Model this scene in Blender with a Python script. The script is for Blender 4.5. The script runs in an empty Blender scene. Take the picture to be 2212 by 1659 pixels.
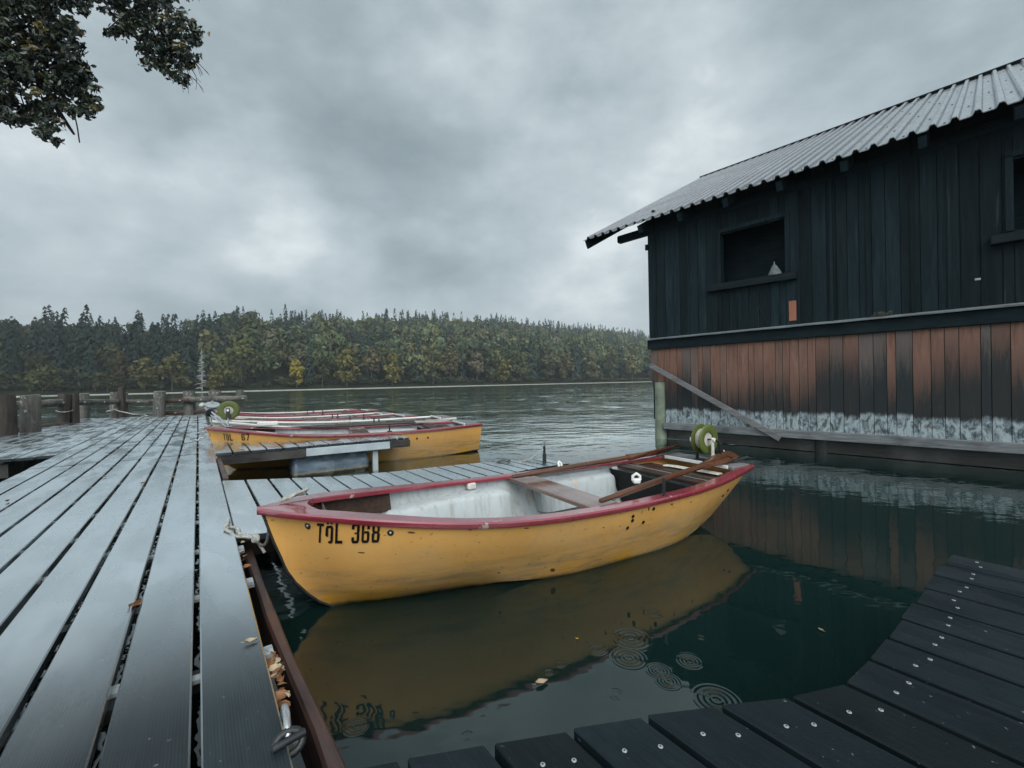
import bpy, bmesh, math, random
import numpy as np
from mathutils import Vector, Matrix

random.seed(7)
RNG = np.random.default_rng(11)
rad = math.radians
scn = bpy.context.scene
COL = scn.collection

# ------------------------------------------------------------------ camera numbers
F, CX, CY, HC = 936.0, 1106.0, 829.5, 1.25       # focal length and centre in pixels of a 2212 px wide picture; eye height over the water
ROLL, DIP = rad(1.1), math.atan(3.5 / F)


def ray(x, y):
    a, b = (x - CX) / F, -(y - CY) / F
    c, s = math.cos(ROLL), math.sin(ROLL)
    r, u = a * c + b * s, -a * s + b * c
    cp, sp = math.cos(DIP), math.sin(DIP)
    return Vector((r, cp + sp * u, -sp + cp * u))


def at(x, y, z=0.0):
    d = ray(x, y)
    t = (z - HC) / d.z
    return Vector((d.x * t, d.y * t, z))


def atY(x, y, Y):
    d = ray(x, y)
    t = Y / d.y
    return Vector((d.x * t, Y, HC + d.z * t))


# ------------------------------------------------------------------ materials
class N:
    def __init__(s, name):
        s.mat = bpy.data.materials.new(name)
        s.mat.use_nodes = True
        s.t = s.mat.node_tree
        s.t.nodes.clear()

    def node(s, ty, **kw):
        n = s.t.nodes.new(ty)
        for k, v in kw.items():
            setattr(n, k, v)
        return n

    def link(s, a, b):
        s.t.links.new(a, b)

    def put(s, sock, v):
        if isinstance(v, bpy.types.NodeSocket):
            s.link(v, sock)
        elif v is not None:
            if hasattr(sock, 'default_value'):
                if isinstance(v, (tuple, list)) and len(v) == 3 and sock.type == 'RGBA':
                    v = (*v, 1)
                sock.default_value = v

    def obj(s):
        return s.node('ShaderNodeTexCoord').outputs['Object']

    def pos(s):
        return s.node('ShaderNodeNewGeometry').outputs['Position']

    def island(s):
        return s.node('ShaderNodeNewGeometry').outputs['Random Per Island']

    def objrand(s):
        return s.node('ShaderNodeObjectInfo').outputs['Random']

    def attr(s, nm):
        return s.node('ShaderNodeAttribute', attribute_name=nm).outputs['Color']

    def scale(s, v, sc, loc=(0, 0, 0)):
        n = s.node('ShaderNodeMapping')
        s.put(n.inputs['Vector'], v)
        n.inputs['Scale'].default_value = sc
        n.inputs['Location'].default_value = loc
        return n.outputs[0]

    def noise(s, v, sc=5, det=4, rough=.55, dist=0, col=False):
        n = s.node('ShaderNodeTexNoise')
        s.put(n.inputs['Vector'], v)
        n.inputs['Scale'].default_value = sc
        n.inputs['Detail'].default_value = det
        n.inputs['Roughness'].default_value = rough
        n.inputs['Distortion'].default_value = dist
        return n.outputs[1 if col else 0]

    def voro(s, v, sc=5, feature='F1'):
        n = s.node('ShaderNodeTexVoronoi', feature=feature)
        s.put(n.inputs['Vector'], v)
        n.inputs['Scale'].default_value = sc
        return n.outputs['Distance']

    def ramp(s, f, stops):
        n = s.node('ShaderNodeValToRGB')
        s.put(n.inputs[0], f)
        e = n.color_ramp.elements
        while len(e) < len(stops):
            e.new(.5)
        for el, (p, c) in zip(e, stops):
            el.position = p
            el.color = (c, c, c, 1) if isinstance(c, (int, float)) else (*c, 1)
        return n.outputs[0]

    def mix(s, f, a, b, mode='MIX'):
        n = s.node('ShaderNodeMix', data_type='RGBA', blend_type=mode)
        s.put(n.inputs[0], f)
        s.put(n.inputs[6], a)
        s.put(n.inputs[7], b)
        return n.outputs[2]

    def m(s, op, a, b=None, c=None, clamp=False):
        n = s.node('ShaderNodeMath', operation=op, use_clamp=clamp)
        s.put(n.inputs[0], a)
        s.put(n.inputs[1], b)
        s.put(n.inputs[2], c)
        return n.outputs[0]

    def mr(s, v, a, b, c=0.0, d=1.0, smooth=True):
        n = s.node('ShaderNodeMapRange', interpolation_type='SMOOTHSTEP' if smooth else 'LINEAR')
        s.put(n.inputs[0], v)
        for i, q in enumerate((a, b, c, d)):
            s.put(n.inputs[i + 1], q)
        return n.outputs[0]

    def sep(s, v):
        n = s.node('ShaderNodeSeparateXYZ')
        s.put(n.inputs[0], v)
        return n.outputs

    def comb(s, x, y, z):
        n = s.node('ShaderNodeCombineXYZ')
        for i, q in enumerate((x, y, z)):
            s.put(n.inputs[i], q)
        return n.outputs[0]

    def bump(s, h, strength=.5, dist=.01, nrm=None):
        n = s.node('ShaderNodeBump')
        s.put(n.inputs['Strength'], strength)
        n.inputs['Distance'].default_value = dist
        s.put(n.inputs['Height'], h)
        s.put(n.inputs['Normal'], nrm)
        return n.outputs[0]

    def out(s, base, rough=.6, normal=None, ior=1.45, sheen=0.0, metal=0.0, coat=0.0, spec=None, coatr=.12, coatior=1.5):
        p = s.node('ShaderNodeBsdfPrincipled')
        s.put(p.inputs['Base Color'], base)
        s.put(p.inputs['Roughness'], rough)
        s.put(p.inputs['IOR'], ior)
        s.put(p.inputs['Metallic'], metal)
        s.put(p.inputs['Coat Weight'], coat)
        s.put(p.inputs['Coat Roughness'], coatr)
        p.inputs['Coat IOR'].default_value = coatior
        if spec is not None:
            p.inputs['Specular IOR Level'].default_value = spec
        p.inputs['Sheen Weight'].default_value = sheen
        p.inputs['Sheen Roughness'].default_value = .35
        p.inputs['Sheen Tint'].default_value = (.86, .95, 1, 1)
        s.put(p.inputs['Normal'], normal)
        o = s.node('ShaderNodeOutputMaterial')
        s.link(p.outputs[0], o.inputs[0])
        return s.mat


def plain(name, col, rough=.5, var=.25, sc=6.0, metal=0.0, coat=0.0, bump=.15):
    n = N(name)
    v = n.obj()
    f = n.noise(v, sc, 5, .6)
    dark = tuple(c * (1 - var) for c in col)
    lite = tuple(min(1, c * (1 + var)) for c in col)
    c = n.mix(n.ramp(f, [(.3, 0), (.7, 1)]), dark, lite)
    r = n.mr(n.noise(v, sc * 2.3, 3), .3, .7, max(.02, rough - .1), rough + .12)
    return n.out(c, r, n.bump(n.noise(v, sc * 9, 3), bump, .004), metal=metal, coat=coat)


def timber(name, a, b, axis='y', rough=.55, grain=1.0, wet=0.0, stain=None, lich=None, spec=.4):
    """weathered wood; grain runs along one local axis"""
    n = N(name)
    v = n.obj()
    sc = {'x': (1.2, 16, 16), 'y': (16, 1.2, 16), 'z': (16, 16, 1.2)}[axis]
    isl = n.island()
    sh = n.node('ShaderNodeVectorMath', operation='ADD')
    n.put(sh.inputs[0], n.scale(v, sc))
    n.put(sh.inputs[1], n.comb(n.m('MULTIPLY', isl, 37.0), n.m('MULTIPLY', isl, 91.0), n.m('MULTIPLY', isl, 53.0)))
    g = n.noise(sh.outputs[0], 2.0, 6, .65, .6)
    c = n.mix(n.ramp(g, [(.3, 0), (.72, 1)]), a, b)
    tone = n.m('MULTIPLY_ADD', isl, .7, .62)
    c = n.mix(1.0, c, n.comb(tone, tone, tone), 'MULTIPLY')
    if stain:
        blot = n.ramp(n.noise(v, 2.1, 5, .6), [(.48, 0), (.7, 1)])
        c = n.mix(n.m('MULTIPLY', blot, .8), c, stain)
    if lich:
        l = n.ramp(n.noise(v, 9, 5, .7), [(.54, 0), (.68, 1)])
        c = n.mix(n.m('MULTIPLY', l, n.mr(n.sep(v)[2], .7, 1.1, .15, .95) if axis == 'z' else .5), c, lich)
    r = n.mr(n.noise(v, 3.5, 4), .35, .65, rough - .15, rough + .15)
    return n.out(c, r, n.bump(g, .45 * grain, .006), coat=wet, spec=spec)


def deck_mat(name, a, b, rlo, rhi, groove=.5, pitch=.0068, ior=1.5, coat=0.0, sheen=0.0, spec=.5, film=0.0):
    n = N(name)
    v = n.obj()
    isl = n.island()
    x = n.sep(v)[0]
    wave = n.m('SINE', n.m('MULTIPLY', x, 2 * math.pi / pitch))
    blot = n.noise(v, 2.3, 6, .62)
    fine = n.noise(n.scale(v, (30, 2, 30)), 3, 5, .7)
    c = n.mix(n.ramp(blot, [(.3, 0), (.72, 1)]), a, b)
    c = n.mix(n.m('MULTIPLY', n.ramp(fine, [(.45, 0), (.8, 1)]), .35), c, tuple(q * 1.9 for q in b))
    tone = n.m('MULTIPLY_ADD', isl, .55, .72)
    c = n.mix(1.0, c, n.comb(tone, tone, tone), 'MULTIPLY')
    pale = n.ramp(n.noise(v, 55, 2, .5), [(.71, 0), (.77, 1)])
    c = n.mix(n.m('MULTIPLY', pale, .35), c, (.3, .32, .33))
    puddle = n.ramp(n.noise(n.scale(v, (3.2, 1.1, 1)), 1.9, 4, .55), [(.42, 0), (.62, 1)])
    r = n.m('ADD', n.mr(puddle, 0, 1, rhi, rlo), n.m('MULTIPLY', isl, .06))
    worn = n.mr(n.noise(n.scale(v, (2, .7, 1)), 2.0, 3), .35, .65, .25, 1.0)
    h = n.m('ADD', n.m('MULTIPLY', n.m('MULTIPLY', wave, worn), .5), n.m('MULTIPLY', fine, .8))
    nb = n.bump(h, groove, .0012)
    nb = n.bump(n.noise(v, 7, 3), .12, .006, nb)
    n.out(c, r, nb, ior=ior, coat=coat, coatr=n.mr(puddle, 0, 1, .26, .10), coatior=1.45, sheen=sheen, spec=spec)
    if film > 0:                       # standing water film: mirrors the sky at low angles
        po = [q for q in n.t.nodes if q.type == 'BSDF_PRINCIPLED'][0]
        oo = [q for q in n.t.nodes if q.type == 'OUTPUT_MATERIAL'][0]
        lw = n.node('ShaderNodeLayerWeight')
        lw.inputs['Blend'].default_value = .5
        gl = n.node('ShaderNodeBsdfGlossy')
        gl.inputs['Color'].default_value = (.90, .965, 1, 1)
        n.put(gl.inputs['Roughness'], n.m('ADD', n.mr(puddle, 0, 1, .30, .14), n.m('MULTIPLY', isl, .05)))
        n.put(gl.inputs['Normal'], n.bump(n.noise(n.scale(v, (1.2, .8, 1)), 5, 4), .10, .006))
        ms = n.node('ShaderNodeMixShader')
        f_ = n.m('MULTIPLY', n.mr(lw.outputs['Facing'], .46, .74, 0.0, film), n.mr(n.noise(n.scale(v, (1.5, .6, 1)), 1.7, 4), .3, .7, .78, 1.0))
        n.put(ms.inputs[0], f_)
        n.link(po.outputs[0], ms.inputs[1])
        n.link(gl.outputs[0], ms.inputs[2])
        n.link(ms.outputs[0], oo.inputs[0])
    return n.mat


MAT = {}
MAT['deck'] = deck_mat('wet_grooved_decking', (.0055, .0105, .013), (.015, .024, .029), .28, .48, .9, ior=1.33, coat=.3, sheen=.08, film=.92)
MAT['deckfine'] = deck_mat('wet_finger_decking', (.010, .0165, .020), (.024, .034, .040), .2, .36, .2, ior=1.4, coat=.6, sheen=.08, film=.92)
MAT['deckdark'] = deck_mat('dark_jetty_decking', (.0035, .0075, .0095), (.0105, .0175, .021), .42, .62, .8, spec=.16, film=.10)
MAT['beam'] = timber('dark_wet_beam', (.012, .012, .012), (.05, .045, .04), 'x', .45, stain=(.09, .085, .08))
MAT['beamy'] = timber('dark_wet_stringer', (.010, .012, .012), (.035, .034, .03), 'y', .5)
MAT['fender'] = timber('rusty_brown_plank', (.030, .021, .019), (.095, .062, .054), 'y', .45, 1.4, stain=(.12, .055, .04))
MAT['clip'] = plain('pale_bracket', (.30, .33, .34), .5, .35, 30)
MAT['screw'] = plain('zinc_screw', (.42, .44, .44), .3, .15, 200, metal=.4)
MAT['screwhole'] = plain('screw_recess', (.03, .03, .03), .6, .1)
MAT['fascia'] = plain('painted_fascia', (.40, .46, .49), .45, .22, 4)
MAT['rope'] = plain('grey_rope', (.42, .41, .38), .8, .4, 60, bump=.8)
MAT['ropedark'] = plain('wet_dark_rope', (.10, .095, .09), .7, .4, 60, bump=.8)
MAT['steel'] = plain('galvanised_steel', (.45, .47, .48), .32, .25, 30, metal=.8)
MAT['steeldark'] = plain('dark_steel', (.03, .032, .034), .4, .3, 30, metal=.3)
MAT['white'] = plain('white_plastic', (.72, .71, .68), .4, .12, 20)
MAT['offwhite'] = plain('dirty_white_plastic', (.55, .53, .48), .5, .3, 25)
MAT['black'] = plain('black_rubber', (.0035, .004, .004), .9, .3, 20)
MAT['green'] = plain('olive_green_reel', (.085, .108, .022), .38, .14, 7)
MAT['line'] = plain('wound_line', (.55, .52, .46), .75, .3, 90, bump=.9)
MAT['letter'] = plain('black_lettering', (.008, .008, .009), .35, .1, 40)
MAT['oar'] = timber('brown_varnished_oar', (.045, .018, .010), (.15, .06, .03), 'x', .32, .6, wet=.4)
MAT['oardark'] = timber('dark_oar', (.02, .016, .014), (.07, .055, .05), 'x', .4, .6)
MAT['oarblade'] = plain('faded_oar_blade', (.30, .25, .23), .5, .25, 5)
MAT['thwart'] = timber('brown_thwart', (.085, .045, .034), (.21, .125, .10), 'y', .26, .4, wet=.6)
MAT['darkwood'] = timber('dark_bow_wood', (.016, .010, .007), (.07, .036, .022), 'y', .45, .8, wet=.15)
MAT['pile'] = timber('weathered_pile', (.045, .044, .041), (.19, .182, .162), 'z', .75, 1.6, stain=(.028, .027, .025), lich=(.42, .41, .36))
MAT['piledark'] = timber('dark_split_pile', (.022, .019, .017), (.082, .068, .057), 'z', .7, 1.6)
MAT['waler'] = timber('grey_waler_rail', (.06, .058, .05), (.21, .20, .175), 'x', .7, 1.3, stain=(.028, .028, .026), lich=(.36, .36, .31))
MAT['walerbrown'] = timber('brown_waler', (.035, .024, .02), (.12, .07, .055), 'x', .65, 1.2)
MAT['pilegreen'] = plain('algae_pile', (.17, .20, .15), .6, .4, 5, bump=.5)
MAT['brace'] = timber('grey_brace', (.09, .09, .095), (.24, .235, .235), 'x', .6, 1.2)
MAT['ledge'] = timber('grey_ledge', (.10, .115, .12), (.30, .33, .34), 'x', .5, 1.2)
MAT['tarband'] = timber('tarred_band', (.0045, .0105, .013), (.0125, .0235, .028), 'x', .7, spec=.15)
MAT['rafter'] = timber('tarred_rafter', (.010, .020, .025), (.022, .038, .045), 'y', .75, spec=.08)
MAT['sillboard'] = timber('tarred_sill', (.006, .010, .012), (.018, .026, .03), 'x', .7, spec=.12)
MAT['patch'] = timber('orange_patch_board', (.26, .095, .055), (.36, .15, .09), 'z', .6, .6)
MAT['sillbeam'] = timber('grey_base_beam', (.09, .095, .10), (.24, .25, .255), 'x', .6, 1.2, stain=(.05, .055, .058))
MAT['sack'] = plain('grey_sack_cloth', (.13, .15, .16), .9, .3, 20)
MAT['nest'] = plain('dry_straw', (.09, .085, .07), .9, .5, 60)
MAT['leafdead'] = plain('dead_leaf', (.20, .085, .035), .6, .5, 14)
MAT['leafpale'] = plain('pale_dead_leaf', (.42, .33, .22), .6, .35, 14)
MAT['leafyellow'] = plain('yellow_leaf', (.6, .42, .02), .5, .2, 14)
MAT['bark'] = timber('bark', (.02, .018, .015), (.07, .06, .05), 'z', .85, 1.8)
MAT['barkfar'] = plain('far_bark', (.075, .07, .06), .9, .3, 1)
MAT['deadwood'] = plain('bleached_wood', (.28, .285, .28), .9, .25, 1)
MAT['bank'] = plain('bank_earth', (.06, .06, .035), .9, .4, .6)

# drum paint: blue grey with a brown tide line of dirt
n = N('blue_barrel')
v = n.obj()
z = n.sep(v)[2]
zz = n.m('MULTIPLY_ADD', n.noise(v, 14, 4), .05, z)
c = n.mix(n.ramp(n.noise(n.scale(v, (2, 6, 6)), 2.2, 4), [(.35, 0), (.7, 1)]), (.10, .15, .20), (.24, .31, .37))
c = n.mix(n.mr(zz, .105, .085), c, (.28, .24, .17))
c = n.mix(n.mr(zz, .072, .06), c, (.05, .05, .04))
MAT['drum'] = n.out(c, n.mr(n.noise(v, 8, 3), .3, .7, .22, .42), n.bump(n.noise(v, 5, 3), .2, .02))


def hull_mat(name, c0, c1, dirt, marks=()):
    n = N(name)
    v = n.obj()
    z = n.sep(v)[2]
    x = n.sep(v)[0]
    big = n.noise(v, 1.6, 5, .6)
    c = n.mix(n.ramp(big, [(.3, 0), (.7, 1)]), c0, c1)
    drips = n.noise(n.scale(v, (15, 15, 1.1)), 1.6, 4, .6)
    amt = n.m('MULTIPLY', n.ramp(drips, [(.5, 0), (.78, 1)]), n.mr(x, .7, 2.6, .22, .85))
    c = n.mix(amt, c, dirt)
    rub = n.noise(n.scale(v, (2.2, 2.2, 16)), 1.5, 5, .65)
    low = n.m('MULTIPLY', n.ramp(rub, [(.44, 0), (.66, 1)]), n.mr(z, .36, .08, 0, .85))
    c = n.mix(low, c, tuple(q * .55 for q in dirt))
    fresh = n.m('MULTIPLY', n.ramp(n.noise(v, 2.4, 3), [(.5, 0), (.6, 1)]), n.mr(z, .16, .03, 0, .85))
    c = n.mix(fresh, c, (.70, .36, .015))
    slime = n.m('MULTIPLY_ADD', n.noise(v, 18, 4), .03, z)
    c = n.mix(n.m('MULTIPLY', n.mr(slime, .052, .014), .8), c, (.05, .045, .012))
    fade = n.m('MULTIPLY', n.ramp(n.noise(n.scale(v, (1, 1, 2.6)), 1.1, 5, .6), [(.5, 0), (.7, 1)]), .45)
    c = n.mix(fade, c, (.66, .46, .24))
    for (mx, mz, ml, mh) in marks:
        a_ = n.m('DIVIDE', n.m('SUBTRACT', x, mx), ml)
        b_ = n.m('DIVIDE', n.m('ADD', n.m('SUBTRACT', z, mz), n.m('MULTIPLY', a_, mh * .5)), mh)
        e_ = n.m('ADD', n.m('MULTIPLY', a_, a_), n.m('MULTIPLY', b_, b_))
        c = n.mix(n.mr(e_, 1.0, .5, 0, .9), c, (.045, .028, .014))
    spots = n.ramp(n.noise(v, 34, 2, .5), [(.70, 0), (.735, 1)])
    c = n.mix(n.m('MULTIPLY', spots, .55), c, (.16, .085, .03))
    nicks = n.ramp(n.noise(n.scale(v, (8, 8, 40)), 2.6, 2, .5), [(.735, 0), (.75, 1)])
    c = n.mix(n.m('MULTIPLY', nicks, .75), c, (.05, .035, .02))
    r = n.mr(n.noise(v, 5, 4), .3, .7, .26, .46)
    return n.out(c, r, n.bump(n.noise(v, 2.6, 4), .12, .02), coat=.15)


MAT['hull'] = hull_mat('yellow_hull_paint', (.68, .345, .092), (.80, .435, .128), (.55, .38, .19))
MAT['hullscuffed'] = hull_mat('scuffed_yellow_hull_paint', (.68, .345, .092), (.80, .435, .128), (.50, .34, .17), [(.47, .37, .02, .005), (.70, .475, .022, .007), (1.33, .425, .018, .005), (1.62, .065, .022, .016), (.10, .33, .007, .014), (2.52, .385, .02, .006), (1.0, .46, .012, .004), (1.25, .12, .012, .006), (1.9, .33, .01, .006), (2.28, .395, .010, .018), (2.75, .36, .012, .006)])
MAT['hullcream'] = hull_mat('cream_hull_paint', (.55, .52, .45), (.68, .65, .56), (.40, .36, .27))


def rail_mat(name, c0, c1, worn):
    n = N(name)
    v = n.obj()
    c = n.mix(n.ramp(n.noise(v, 2.2, 4), [(.35, 0), (.7, 1)]), c0, c1)
    ch = n.ramp(n.m('ADD', n.noise(v, 7, 5, .65), n.m('MULTIPLY', n.noise(v, 1.3, 2), .25)), [(.79, 0), (.81, 1)])
    c = n.mix(n.m('MULTIPLY', ch, .85), c, worn)
    r = n.mr(n.noise(v, 6, 4), .3, .7, .2, .4)
    return n.out(c, r, n.bump(n.m('ADD', n.noise(v, 30, 3), n.m('MULTIPLY', ch, -.6)), .10, .003), coat=1.0, coatior=1.75)


MAT['railred'] = rail_mat('dark_red_rail', (.20, .022, .035), (.30, .04, .06), (.42, .34, .29))
MAT['railwhite'] = rail_mat('white_rail', (.70, .68, .63), (.82, .80, .76), (.33, .29, .24))

n = N('grey_gelcoat_liner')
v = n.obj()
c = n.mix(n.ramp(n.noise(v, 1.9, 5), [(.3, 0), (.7, 1)]), (.38, .42, .435), (.52, .555, .56))
dr = n.noise(n.scale(v, (17, 17, 1.4)), 1.5, 4, .6)
c = n.mix(n.m('MULTIPLY', n.ramp(dr, [(.5, 0), (.74, 1)]), .62), c, (.27, .245, .20))
pt = n.ramp(n.noise(v, 3.1, 5, .6), [(.63, 0), (.68, 1)])
c = n.mix(n.m('MULTIPLY', pt, .7), c, (.60, .38, .20))
gr = n.m('MULTIPLY', n.ramp(n.noise(v, 5.5, 6, .7), [(.5, 0), (.68, 1)]), n.mr(n.sep(v)[2], .2, .08, .1, .7))
c = n.mix(gr, c, (.15, .13, .10))
MAT['liner'] = n.out(c, n.mr(n.noise(v, 6, 3), .3, .7, .25, .45), n.bump(n.noise(v, 9, 3), .1, .006), coat=.2)

# lower boathouse boarding: orange brown boards going black downwards, pale flaked tide band at the foot
n = N('weathered_lower_boards')
v = n.obj()
x, y, z = n.sep(v)
isl = n.island()
sh = n.node('ShaderNodeVectorMath', operation='ADD')
n.put(sh.inputs[0], n.scale(v, (13, 13, 1.0)))
n.put(sh.inputs[1], n.comb(n.m('MULTIPLY', isl, 47.0), n.m('MULTIPLY', isl, 31.0), n.m('MULTIPLY', isl, 77.0)))
g = n.noise(sh.outputs[0], 1.7, 6, .66, .8)
isl2 = n.m('FRACT', n.m('MULTIPLY', isl, 17.31))
c = n.mix(n.ramp(g, [(.3, 0), (.7, 1)]), (.125, .066, .048), (.265, .142, .105))
c = n.mix(n.ramp(isl2, [(.66, 0), (.95, .8)]), c, (.115, .105, .10))
knot = n.voro(n.scale(v, (1, 1, .75)), 4.4)
c = n.mix(n.mr(knot, .1, .04, 0, .8), c, (.33, .18, .11))
c = n.mix(n.mr(knot, .045, .02, 0, .9), c, (.03, .018, .012))
th = n.m('ADD', n.m('MULTIPLY', isl, .55), n.m('MULTIPLY', n.m('SUBTRACT', g, .5), 1.3))
edge = n.m('ADD', n.m('ADD', .78, th), n.mr(x, 1.5, 6.0, -.02, .34, False))
black = n.mr(n.m('SUBTRACT', edge, z), -.52, .30, 0, .93)
c = n.mix(black, c, (.0135, .0215, .0245))
c = n.mix(n.m('MULTIPLY', n.ramp(g, [(.62, 0), (.75, 1)]), .35), c, (.20, .22, .23))
jag = n.m('ADD', n.m('MULTIPLY', n.noise(n.scale(v, (14, 14, 1)), 1.2, 5, .75), .16), n.m('MULTIPLY_ADD', isl2, .06, .555))
band = n.mr(n.m('SUBTRACT', jag, z), -.01, .075, 0, 1)
flake = n.ramp(n.noise(n.scale(v, (9, 9, 4.5)), 1.4, 7, .72, .8), [(.40, 0), (.56, 1)])
pale = n.mix(flake, (.055, .075, .083), (.35, .41, .43))
pale = n.mix(n.m('MULTIPLY', n.ramp(n.noise(v, 9, 4), [(.62, 0), (.7, 1)]), .6), pale, (.16, .10, .07))
c = n.mix(band, c, pale)
MAT['lowboards'] = n.out(c, .68, n.bump(g, .5, .006), spec=.25)

n = N('tarred_upper_boards')
v = n.obj()
isl = n.island()
sh = n.node('ShaderNodeVectorMath', operation='ADD')
n.put(sh.inputs[0], n.scale(v, (12, 12, .9)))
n.put(sh.inputs[1], n.comb(n.m('MULTIPLY', isl, 47.0), n.m('MULTIPLY', isl, 31.0), n.m('MULTIPLY', isl, 77.0)))
g = n.noise(sh.outputs[0], 1.6, 6, .66, .8)
c = n.mix(n.ramp(g, [(.35, 0), (.75, 1)]), (.0042, .0098, .0122), (.0135, .0255, .0305))
tone = n.m('MULTIPLY_ADD', isl, .9, .6)
c = n.mix(1.0, c, n.comb(tone, tone, tone), 'MULTIPLY')
strk = n.m('MULTIPLY', n.ramp(n.noise(n.scale(v, (22, 22, .8)), 1.3, 4), [(.63, 0), (.74, 1)]), .5)
c = n.mix(strk, c, (.05, .064, .07))
MAT['upboards'] = n.out(c, .7, n.bump(g, .5, .006), spec=.15)

n = N('corrugated_roof_paint')
v = n.obj()
x, y, z = n.sep(v)
c = n.mix(n.ramp(n.noise(v, 1.1, 5), [(.35, 0), (.7, 1)]), (.40, .40, .42), (.52, .52, .54))
c = n.mix(n.mr(x, 1.2, 5.5, 0, .75), c, (.55, .60, .62))  # paler towards the right: reflected sky put into the colour
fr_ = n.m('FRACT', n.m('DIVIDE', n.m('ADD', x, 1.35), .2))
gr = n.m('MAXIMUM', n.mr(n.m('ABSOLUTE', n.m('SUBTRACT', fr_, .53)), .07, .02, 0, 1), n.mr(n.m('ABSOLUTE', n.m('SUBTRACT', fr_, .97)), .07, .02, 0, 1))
c = n.mix(n.m('MULTIPLY', gr, .75), c, (.10, .11, .12))  # dark lines at the rib feet paint in the ribs' shading
st = n.ramp(n.noise(n.scale(v, (6, .5, .5)), 2, 4), [(.55, 0), (.75, 1)])
c = n.mix(n.m('MULTIPLY', st, .35), c, (.26, .235, .24))
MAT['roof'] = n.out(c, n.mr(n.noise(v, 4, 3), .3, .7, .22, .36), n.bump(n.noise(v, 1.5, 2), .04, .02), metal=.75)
MAT['roofunder'] = plain('roof_underside', (.028, .05, .058), .7, .2, 3)


def leaf_mat(name, gain=1.0, rough=.6, gloss=None):
    n = N(name)
    c = n.attr('tint')
    isl = n.island()
    k = n.m('MULTIPLY_ADD', isl, .4 * gain, .8 * gain)
    c = n.mix(1.0, c, n.comb(k, k, k), 'MULTIPLY')
    return n.out(c, rough, spec=gloss if gloss is not None else .2)


MAT['foliage'] = leaf_mat('far_foliage', 1.0, .8, .1)
MAT['leaves'] = leaf_mat('near_leaves', 1.0, .3, .6)

n = N('forest_floor')
v = n.pos()
MAT['hill'] = n.out(n.mix(n.noise(v, .08, 4), (.012, .018, .010), (.03, .035, .016)), .95, spec=.05)
n = N('shore_gravel')
v = n.pos()
MAT['shore'] = n.out(n.mix(n.noise(v, .5, 4), (.26, .255, .23), (.46, .45, .41)), .9)

# water: still by the jetties, choppy farther out, with rings where rain drops fall
DROPS = [(1362, 1377, .115, 1.0), (1413, 1325, .06, .8), (1290, 1402, .06, .7), (1358, 1421, .09, .9), (1490, 1428, .07, .9),
         (1423, 1449, .06, .8), (1443, 1472, .06, .9), (1548, 1512, .10, .9), (770, 1568, .055, .9), (1515, 1377, .03, .6),
         (1185, 1452, .03, .5), (1150, 1420, .03, .5), (1560, 1280, .02, .5), (1210, 1435, .035, .5), (880, 1500, .03, .4), (1640, 1330, .03, .5), (1700, 1250, .025, .4), (1010, 1590, .04, .4), (1250, 1560, .03, .35), (1330, 1500, .05, .4), (950, 1440, .03, .4), (1620, 1150, .02, .4)]
n = N('lake_water')
p = n.pos()
x, y, z = n.sep(p)
dd = n.node('ShaderNodeVectorMath', operation='DISTANCE')
n.put(dd.inputs[0], p)
dd.inputs[1].default_value = (2.2, 2.6, 0)
far = n.mr(dd.outputs['Value'], 3.6, 8.5, 0.0, 1.0)
leftside = n.mr(x, -1.2, 1.0, 1.0, 0.0)
open_ = n.m('MULTIPLY', far, n.mr(n.m('SUBTRACT', n.m('MULTIPLY', x, 1.1), y), -3.8, -6.2, .16, 1.0))
w1 = n.noise(n.scale(p, (.7, .9, 1)), 1.0, 3, .5, .4)
w2 = n.noise(n.scale(p, (.8, 1.2, 1), (3, 7, 0)), 2.7, 3, .55, .3)
w3 = n.noise(n.scale(p, (1, 1.6, 1), (9, 2, 0)), 9.0, 2, .5)
gust = n.mr(n.noise(n.scale(p, (.03, .12, 1)), 1.0, 3), .35, .65, .45, 1.25)
chop = n.m('ADD', n.m('ADD', n.m('MULTIPLY', w1, .060), n.m('MULTIPLY', w2, .017)), n.m('MULTIPLY', w3, .002))
chop = n.m('MULTIPLY', n.m('MULTIPLY', chop, gust), n.m('MULTIPLY_ADD', open_, .985, .003))
calm = n.m('MULTIPLY', n.noise(n.scale(p, (1, 1.5, 1)), 2.2, 3, .5), n.mr(dd.outputs['Value'], 1.4, 4.0, .0030, .012))
h = n.m('ADD', chop, calm)
for (dx, dy, R, amp) in DROPS:
    R *= .85
    c_ = at(dx, dy, 0)
    q = n.node('ShaderNodeVectorMath', operation='DISTANCE')
    n.put(q.inputs[0], p)
    q.inputs[1].default_value = (c_.x, c_.y, 0)
    d_ = q.outputs['Value']
    k_ = 2 * math.pi / max(.014, R * .27)
    env = n.m('MULTIPLY', n.mr(d_, R * .05, R * .5, .25, 1.0), n.mr(d_, R * .55, R * 1.2, 1.0, 0.0))
    h = n.m('ADD', h, n.m('MULTIPLY', n.m('MULTIPLY', n.m('SINE', n.m('MULTIPLY', d_, k_)), env), .00085 * amp * max(.5, R / .08)))
nb = n.bump(h, 1.0, 1.0)
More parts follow.
